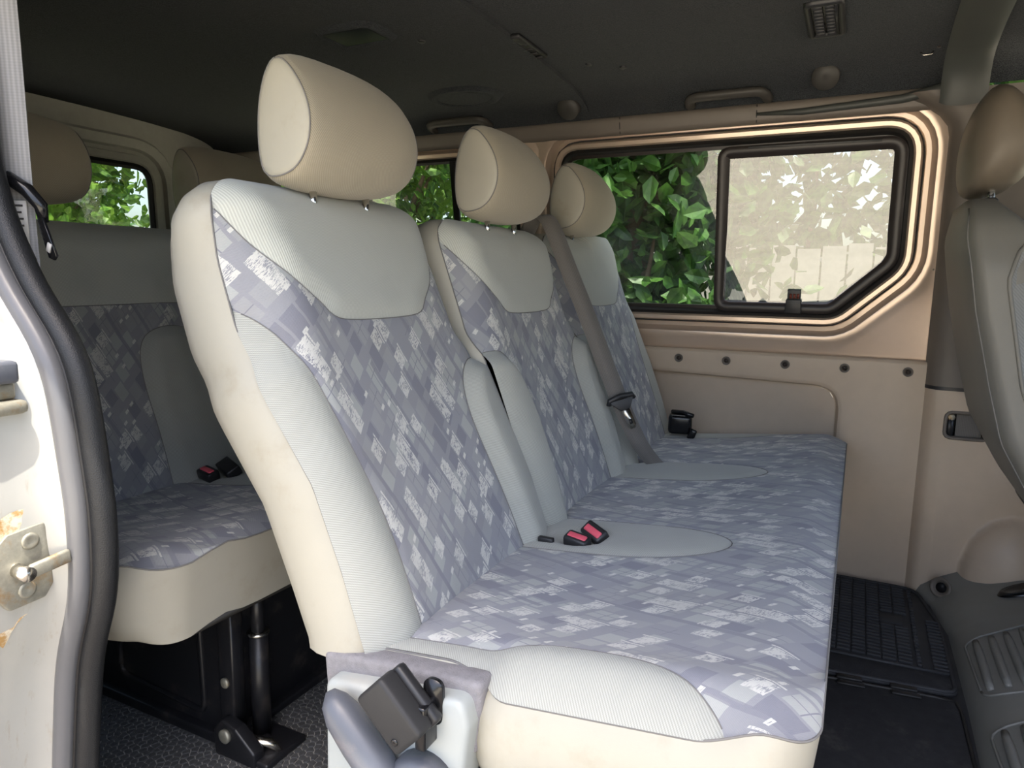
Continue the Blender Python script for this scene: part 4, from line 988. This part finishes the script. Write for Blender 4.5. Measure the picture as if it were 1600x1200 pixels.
for x, y, l in ((-.845, 2.085, 'round dark cap on the headliner left of the grab handle'), (-.125, 2.085, 'round dark cap on the headliner right of the grab handle')):
    o = mesh('round_cap', *lathe([(.034, -.012), (.0345, .020), (.032, .026), (.01, .028), (0, .028)], ceil_at(x, y), Vector((0, -.85, -.52)), 24), plain('cap_plastic', srgb(62, 60, 57), .5)); tag(o, l, 'cap', 'round caps along the headliner edge')
for x, y, l in ((-.70, 1.85, 'small round clip on the headliner near the left round cap'), (-.455, 1.48, 'small round clip high on the headliner by the top edge'), (-.62, 1.90, 'small round clip between round cap and grab handle'), (-1.0, 1.50, 'small round clip on the headliner beside the rear lamp')):
    o = mesh('trim_clip', *lathe([(.010, -.002), (.010, .003), (.006, .005), (0, .0045)], ceil_at(x, y), CN(y), 14), 'black'); tag(o, l, 'clip', 'headliner clips')
vt = empty('roof_vent', (-.115, 1.76, 1.42)); tag(vt, 'black slatted air vent in the roof near the top edge', 'vent')
def on_roof(x, y, n): p = ceil_at(x, y); return p + CN(y) * n
ox = [(-.155, 1.66), (-.075, 1.66), (-.075, 1.86), (-.155, 1.86)]
V, F = loft([[on_roof(a, b, n) for a, b in offset(resample(roundpoly(ox, .012, 4), 40), k)] for k, n in ((.0, -.003), (.0, .006), (-.006, .010), (-.013, .008), (-.014, .0))]); mesh('vent_frame', V, F, 'black', vt)
mesh('vent_back', [on_roof(a, b, .001) for a, b in ox], [[0, 1, 2, 3]], 'black_gloss', vt, smooth=False)
for r in range(2):
    for k in range(9):
        y = 1.682 + k * .0195; x0 = -.138 + r * .024
        V, F = bbox((0, 0, 0), (.019, .006, .008), .001, 1, Matrix.Rotation(.6, 3, 'X')); c = on_roof(x0 + .010, y, .006); mesh('slat', [v + c for v in V], F, 'black', vt)
mesh('vent_bar', *tube([on_roof(-.092, 1.675, .006), on_roof(-.092, 1.845, .006)], .004, 6), 'black', vt)
v2 = empty('roof_vent', (-.80, 1.62, 1.42)); tag(v2, 'narrow dark vent along the roof step', 'vent')
mesh('vent_frame', *bbox(ceil_at(-.79, 1.66, .006), (.035, .17, .012), .005, 2), 'black', v2)
for k in range(5): mesh('slat', *bbox(ceil_at(-.79, 1.60 + k * .03, .013), (.026, .006, .004), .001, 1), 'black', v2)
lm = empty('roof_lamp', (-1.12, 1.40, 1.40)); tag(lm, 'sunken dark roof lamp above the near headrest', 'lamp')
V, F = loft([[ceil_at(a, b, n) for a, b in offset(resample(roundpoly([(-1.19, 1.35), (-1.05, 1.35), (-1.05, 1.45), (-1.19, 1.45)], .02, 4), 40), k)] for k, n in ((.022, -.002), (.010, .008), (0, .010), (-.006, .004), (-.008, -.002))]); mesh('lamp_bezel', V, F, 'headliner', lm)
mesh('lamp_lens', *bbox(ceil_at(-1.12, 1.40, .004), (.13, .09, .008), .003, 2), plain('smoked_lens', srgb(24, 26, 30), .5), lm)
sp = empty('speaker_cover', (-1.13, 1.93, 1.40)); tag(sp, 'oval raised cover on the headliner above the rear grab handle', 'cover')
V, F = loft([[ceil_at(-1.13 + math.cos(t) * .115 * k, 1.93 + math.sin(t) * .075 * k, n) for t in np.linspace(0, 2 * math.pi, 40, endpoint=False)] for k, n in ((1.12, -.002), (1.0, .012), (.85, .014), (.80, .008))]); mesh('cover_ring', V, F, 'headliner', sp)
V, F = loft([[ceil_at(-1.13 + math.cos(t) * .115 * k, 1.93 + math.sin(t) * .075 * k, n) for t in np.linspace(0, 2 * math.pi, 40, endpoint=False)] for k, n in ((.82, .008), (.5, .013), (.02, .015))]); mesh('cover_grille', V, F, 'headliner', sp)
hk = empty('trim_hook', (.10, 2.03, 1.39)); tag(hk, 'tiny bright hook by the roof bow', 'hook')
mesh('hook_wire', *tube([on_roof(.085, 2.03, .0), on_roof(.092, 2.03, .008), on_roof(.108, 2.03, .008), on_roof(.112, 2.03, .0)], .0022, 6), 'chrome', hk); mesh('hook_screw', *lathe([(.004, 0), (.004, .003), (0, .003)], on_roof(.122, 2.01, 0), CN(2.0), 10), 'screw', hk)

# rubber mats in front of the bench
m1 = empty('rubber_mat', (.15, 1.95, 0)); tag(m1, 'black rubber foot mat with a grid of tread bars by the side trim', 'floor mat')
out = roundpoly([(-.09, 1.60), (.256, 1.64), (.254, 1.98), (.212, 2.195), (-.09, 2.195)], [.02, .03, .05, .06, .02], 6)
mesh('mat_base', *prism(out, 'z', .0025, .010, .002), 'mat', m1)
o_ = resample(out, 90); rr = [(p[0], p[1], .011) for p in offset(o_, -.006)]; mesh('mat_rim', *tube(rr + rr[:1], .005, 8), 'mat', m1)
tb = MB(); 
for j in range(26):
    y = 1.735 + j * .0178
    for i in range(10):
        x0 = -.082 + i * .0325 + (.006 if i >= 8 else 0); x1 = x0 + (.030 if i != 8 else .010)
        if x1 > .25 - max(0, (y - 1.98)) * .22: continue
        if i in (6, 7) and 11 <= j <= 14: continue
        tb.add(*bbox(((x0 + x1) / 2, y, .0125), (x1 - x0, .0075, .007), .0015, 1))
tbo = tb.obj('tread_bars', 'mat', m1, smooth=False); tbo['kind'] = 'stuff'
mesh('mat_badge', *bbox((.135, 1.965, .0105), (.06, .06, .003), .001, 1), 'mat', m1)
mesh('mat_lip', *tube([(-.09, 1.705, .0125), (.10, 1.712, .0125), (.246, 1.722, .0125)], .004, 8), 'mat', m1); mesh('smooth_band', *prism([(-.09, 1.615), (.25, 1.652), (.25, 1.712), (-.09, 1.698)], 'z', .0095, .0125, .001), 'matfelt', m1)
m2 = empty('carpet_mat', (.12, 1.3, 0)); tag(m2, 'worn black carpet mat with two clips at the bottom edge', 'floor mat')
mesh('mat_pile', *prism(roundpoly([(-.09, .78), (.258, .78), (.252, 1.615), (-.09, 1.575)], .02, 4), 'z', .0025, .011, .002), 'matfelt', m2)
o_ = resample(roundpoly([(-.09, .78), (.258, .78), (.252, 1.615), (-.09, 1.575)], .02, 4), 60); rr = [(p[0], p[1], .011) for p in o_]; mesh('mat_edge', *tube(rr + rr[:1], .004, 8), 'rubber', m2)
for x, y in ((.045, 1.596), (.15, 1.608)):
    c = mesh('mat_clip', *bbox((x, y, .016), (.052, .016, .008), .002, 1, rz(6)), 'rubber', m2); mesh('clip_tab', *bbox((x + .004, y - .020, .014), (.056, .014, .006), .002, 1, rz(6)), 'rubber', c)
ht = empty('lever_knob', (.44, 2.02, .14)); tag(ht, 'small dark oval grommet with a coppery knob by the front seat foot', 'knob')
gc = step_at(.43, 2.05, .004)
V, F = loft([[gc + Vector((math.cos(t) * .05 * k, math.sin(t) * .028 * k, n + math.cos(t) * .05 * k * .45)) for t in np.linspace(0, 2 * math.pi, 28, endpoint=False)] for k, n in ((1.1, -.004), (1.0, .006), (.8, .004), (.1, .0))]); mesh('grommet', V, F, 'black_gloss', ht)
mesh('knob_cap', *lathe([(.012, 0), (.017, .008), (.014, .018), (0, .022)], gc + Vector((.035, .01, .018)), (-.3, -.5, .8), 16), 'rust', ht)

# ================================================================== outside
M['ground'] = None
def _ground():
    t = NT('sandy_concrete'); o = t.obj(); n = t.noise(o, 1.3, 6, .6); n2 = t.noise(o, 60, 3)
    c = t.mix(n, srgb(178, 170, 148), srgb(222, 214, 194)); c = t.mix(t.mul(t.smooth(n2, .5, .8), .25), c, srgb(150, 138, 110))
    return t.out(c, .9, None, 0, .2)
def _bounce_paving():
    t = NT('bounce_paving'); o = t.obj(); n = t.noise(o, 5, 5, .6)  # plain grey tone, set by how much light it bounces into the van
    return t.out(t.mix(n, srgb(96, 91, 87), srgb(122, 115, 109)), .85, None, 0, .2)
M['ground'] = _ground(); M['bounce_strip'] = _bounce_paving()
gd = mesh('ground', [(-40, -40, -.55), (40, -40, -.55), (40, 40, -.55), (-40, 40, -.55)], [[0, 1, 2, 3]], 'ground', smooth=False); gd['kind'] = 'structure'
pv = MB()
gp = mesh('ground_bounce_strip', [(-5, -1.4, -.545), (5, -1.4, -.545), (5, 3.2, -.545), (-5, 3.2, -.545)], [[0, 1, 2, 3]], 'bounce_strip', smooth=False); gp['kind'] = 'structure'  # unseen strip added outside the door to shape the bounce light
def _leafmat(name, a, b, tr):
    t = NT(name); o = t.obj(); n = t.noise(o, 3.5, 4); w = t.noise(o, 30, 2)
    c = t.mix(t.smooth(t.add(t.mul(n, .6), t.mul(w, .4)), .35, .65), a, b)
    t.inp(t.b.inputs['Base Color'], c); t.b.inputs['Roughness'].default_value = .45; t.b.inputs['Specular IOR Level'].default_value = .4
    tl = t.n.new('ShaderNodeBsdfTranslucent'); t.link(c, tl.inputs[0]); mx = t.n.new('ShaderNodeMixShader'); mx.inputs[0].default_value = tr
    t.link(t.b.outputs[0], mx.inputs[1]); t.link(tl.outputs[0], mx.inputs[2]); t.link(mx.outputs[0], t.n['Material Output'].inputs[0]); return t.m
M['leaf_dark'] = _leafmat('dark_ivy_leaf', srgb(34, 66, 28), srgb(74, 112, 44), .35)
M['leaf_mid'] = _leafmat('mid_green_leaf', srgb(54, 92, 34), srgb(122, 158, 62), .4)
M['bark'] = plain('brown_bark', srgb(92, 78, 62), .9, 0, .1, 12, .3, .6, 60, .01)
def shrub(name, label, c, half, n, size, mat, seed, cat='tree', trunk_h=None, group=None):
    rnd = np.random.RandomState(seed); e = empty(name, (c[0], c[1], -.55)); tag(e, label, cat, group)
    # clumped leaves on boughs
    k = max(12, n // 90); cl_ = (rnd.rand(k, 3) * 2 - 1); cl_ *= (np.linalg.norm(cl_, axis=1).clip(0, 1.25) / np.linalg.norm(cl_, axis=1))[:, None]
    P = cl_[rnd.randint(0, k, n)] * half + rnd.randn(n, 3) * (np.array(half) * .16) + np.array(c)
    P[:, 2] = np.maximum(P[:, 2], -.5)
    L = size * (.6 + .8 * rnd.rand(n)); A = rnd.randn(n, 3); A[:, 2] -= .5; A /= np.linalg.norm(A, axis=1)[:, None]
    B = np.cross(A, rnd.randn(n, 3)); B /= np.linalg.norm(B, axis=1)[:, None]; N = np.cross(A, B)
    prof = [(0, 0, 0), (.35, .30, .05), (.35, -.30, .05), (.75, .22, .02), (.75, -.22, .02), (1, 0, -.08)]
    V = np.stack([P + A * (L * a)[:, None] + B * (L * b)[:, None] + N * (L * d)[:, None] for a, b, d in prof], 1).reshape(-1, 3)
    F = []
    for i in range(n): q = i * 6; F += [[q, q + 1, q + 3, q + 5], [q, q + 5, q + 4, q + 2]]
    o = mesh('leaves', V, F, mat, e, smooth=False); o['kind'] = 'stuff'
    tb_ = MB()
    h = c[2] + half[2] * .6
    tb_.add(*tube([(c[0], c[1], -.55), (c[0] + .05, c[1] + .03, (h - .55) / 2), (c[0] - .04, c[1], h)], [.09, .07, .03], 9))
    for b in range(5):
        a = rnd.rand() * 6.28; z0 = -.2 + (h + .2) * rnd.rand() * .7; q = rnd.rand() * .5 + .4
        tb_.add(*tube([(c[0], c[1], z0), (c[0] + math.cos(a) * half[0] * q * .6, c[1] + math.sin(a) * half[1] * q * .6, z0 + .35), (c[0] + math.cos(a) * half[0] * q, c[1] + math.sin(a) * half[1] * q, z0 + .8)], [.035, .022, .008], 7))
    tb_.obj('trunk', 'bark', e); return e
# trees beyond the far side and behind the van
shrub('ivy_tree', 'dark leafy tree outside the fixed half of the sliding window', (-1.32, 4.3, 1.3), (.75, .6, 1.5), 9000, .12, 'leaf_dark', 1)
shrub('ivy_tree', 'dark leafy tree seen faintly through the sliding pane', (.95, 4.6, 1.2), (.75, .6, 1.6), 6000, .12, 'leaf_dark', 2)
shrub('garden_tree', 'green tree outside the rear side window between the headrests', (-3.5, 4.6, 1.2), (.72, .7, 1.6), 8000, .10, 'leaf_mid', 3)
shrub('garden_tree', 'bright green tree outside the tailgate window', (-6.0, 3.2, 1.3), (.85, .85, 1.6), 10000, .10, 'leaf_mid', 5)
shrub('garden_tree', 'light green bush beyond the tailgate window at the far left', (-6.0, .5, 1.1), (.85, .85, 1.5), 6000, .10, 'leaf_mid', 6)
fc = empty('garden_fence', (-1.2, 6.2, -.55)); tag(fc, 'grey weathered plank fence behind the trees', 'fence')
M['plank'] = plain('weathered_plank', srgb(150, 148, 144), .85, 0, .2, 20, .2)
for k in range(60):
    x = -8 + k * .19; mesh('plank', *bbox((x, 6.25 + .006 * (k % 2), .30 + .01 * ((k * 7) % 5)), (.175, .02, 1.7), 0), 'plank', fc, smooth=False)
for z in (-.1, .8): mesh('fence_rail', *bbox((-2.4, 6.30, z), (11.4, .05, .09)), 'plank', fc, smooth=False)
def hedge(label, x0, x1, y0, y1, z1, n, seed):
    rnd = np.random.RandomState(seed); e = empty('hedge', ((x0 + x1) / 2, (y0 + y1) / 2, -.55)); tag(e, label, 'hedge')
    P = np.stack([rnd.uniform(x0, x1, n), rnd.uniform(y0, y1, n), -.5 + (z1 + .5) * rnd.rand(n) ** .8], 1)
    L = .22 * (.6 + .8 * rnd.rand(n)); A_ = rnd.randn(n, 3); A_ /= np.linalg.norm(A_, axis=1)[:, None]; B_ = np.cross(A_, rnd.randn(n, 3)); B_ /= np.linalg.norm(B_, axis=1)[:, None]
    V = np.stack([P, P + A_ * (L * .5)[:, None] + B_ * (L * .3)[:, None], P + A_ * L[:, None], P + A_ * (L * .5)[:, None] - B_ * (L * .3)[:, None]], 1).reshape(-1, 3)
    o = mesh('leaves', V, [[i * 4, i * 4 + 1, i * 4 + 2, i * 4 + 3] for i in range(n)], 'leaf_dark', e, smooth=False); o['kind'] = 'stuff'
    for k in range(8):
        fx, fy = x0 + (x1 - x0) * (k + .5) / 8, y0 + (y1 - y0) * (k + .5) / 8
        mesh('stem', *tube([(fx, fy, -.55), (fx + .05, fy, z1 * .4), (fx, fy + .05, z1 * .85)], [.05, .035, .015], 7), 'bark', e)
hedge('tall dark hedge beyond the plank fence', -9.5, 3.5, 7.3, 8.6, 4.4, 16000, 11)
hedge('tall hedge closing the garden far behind the van', -9.8, -8.8, -4.0, 6.2, 4.2, 11000, 12)
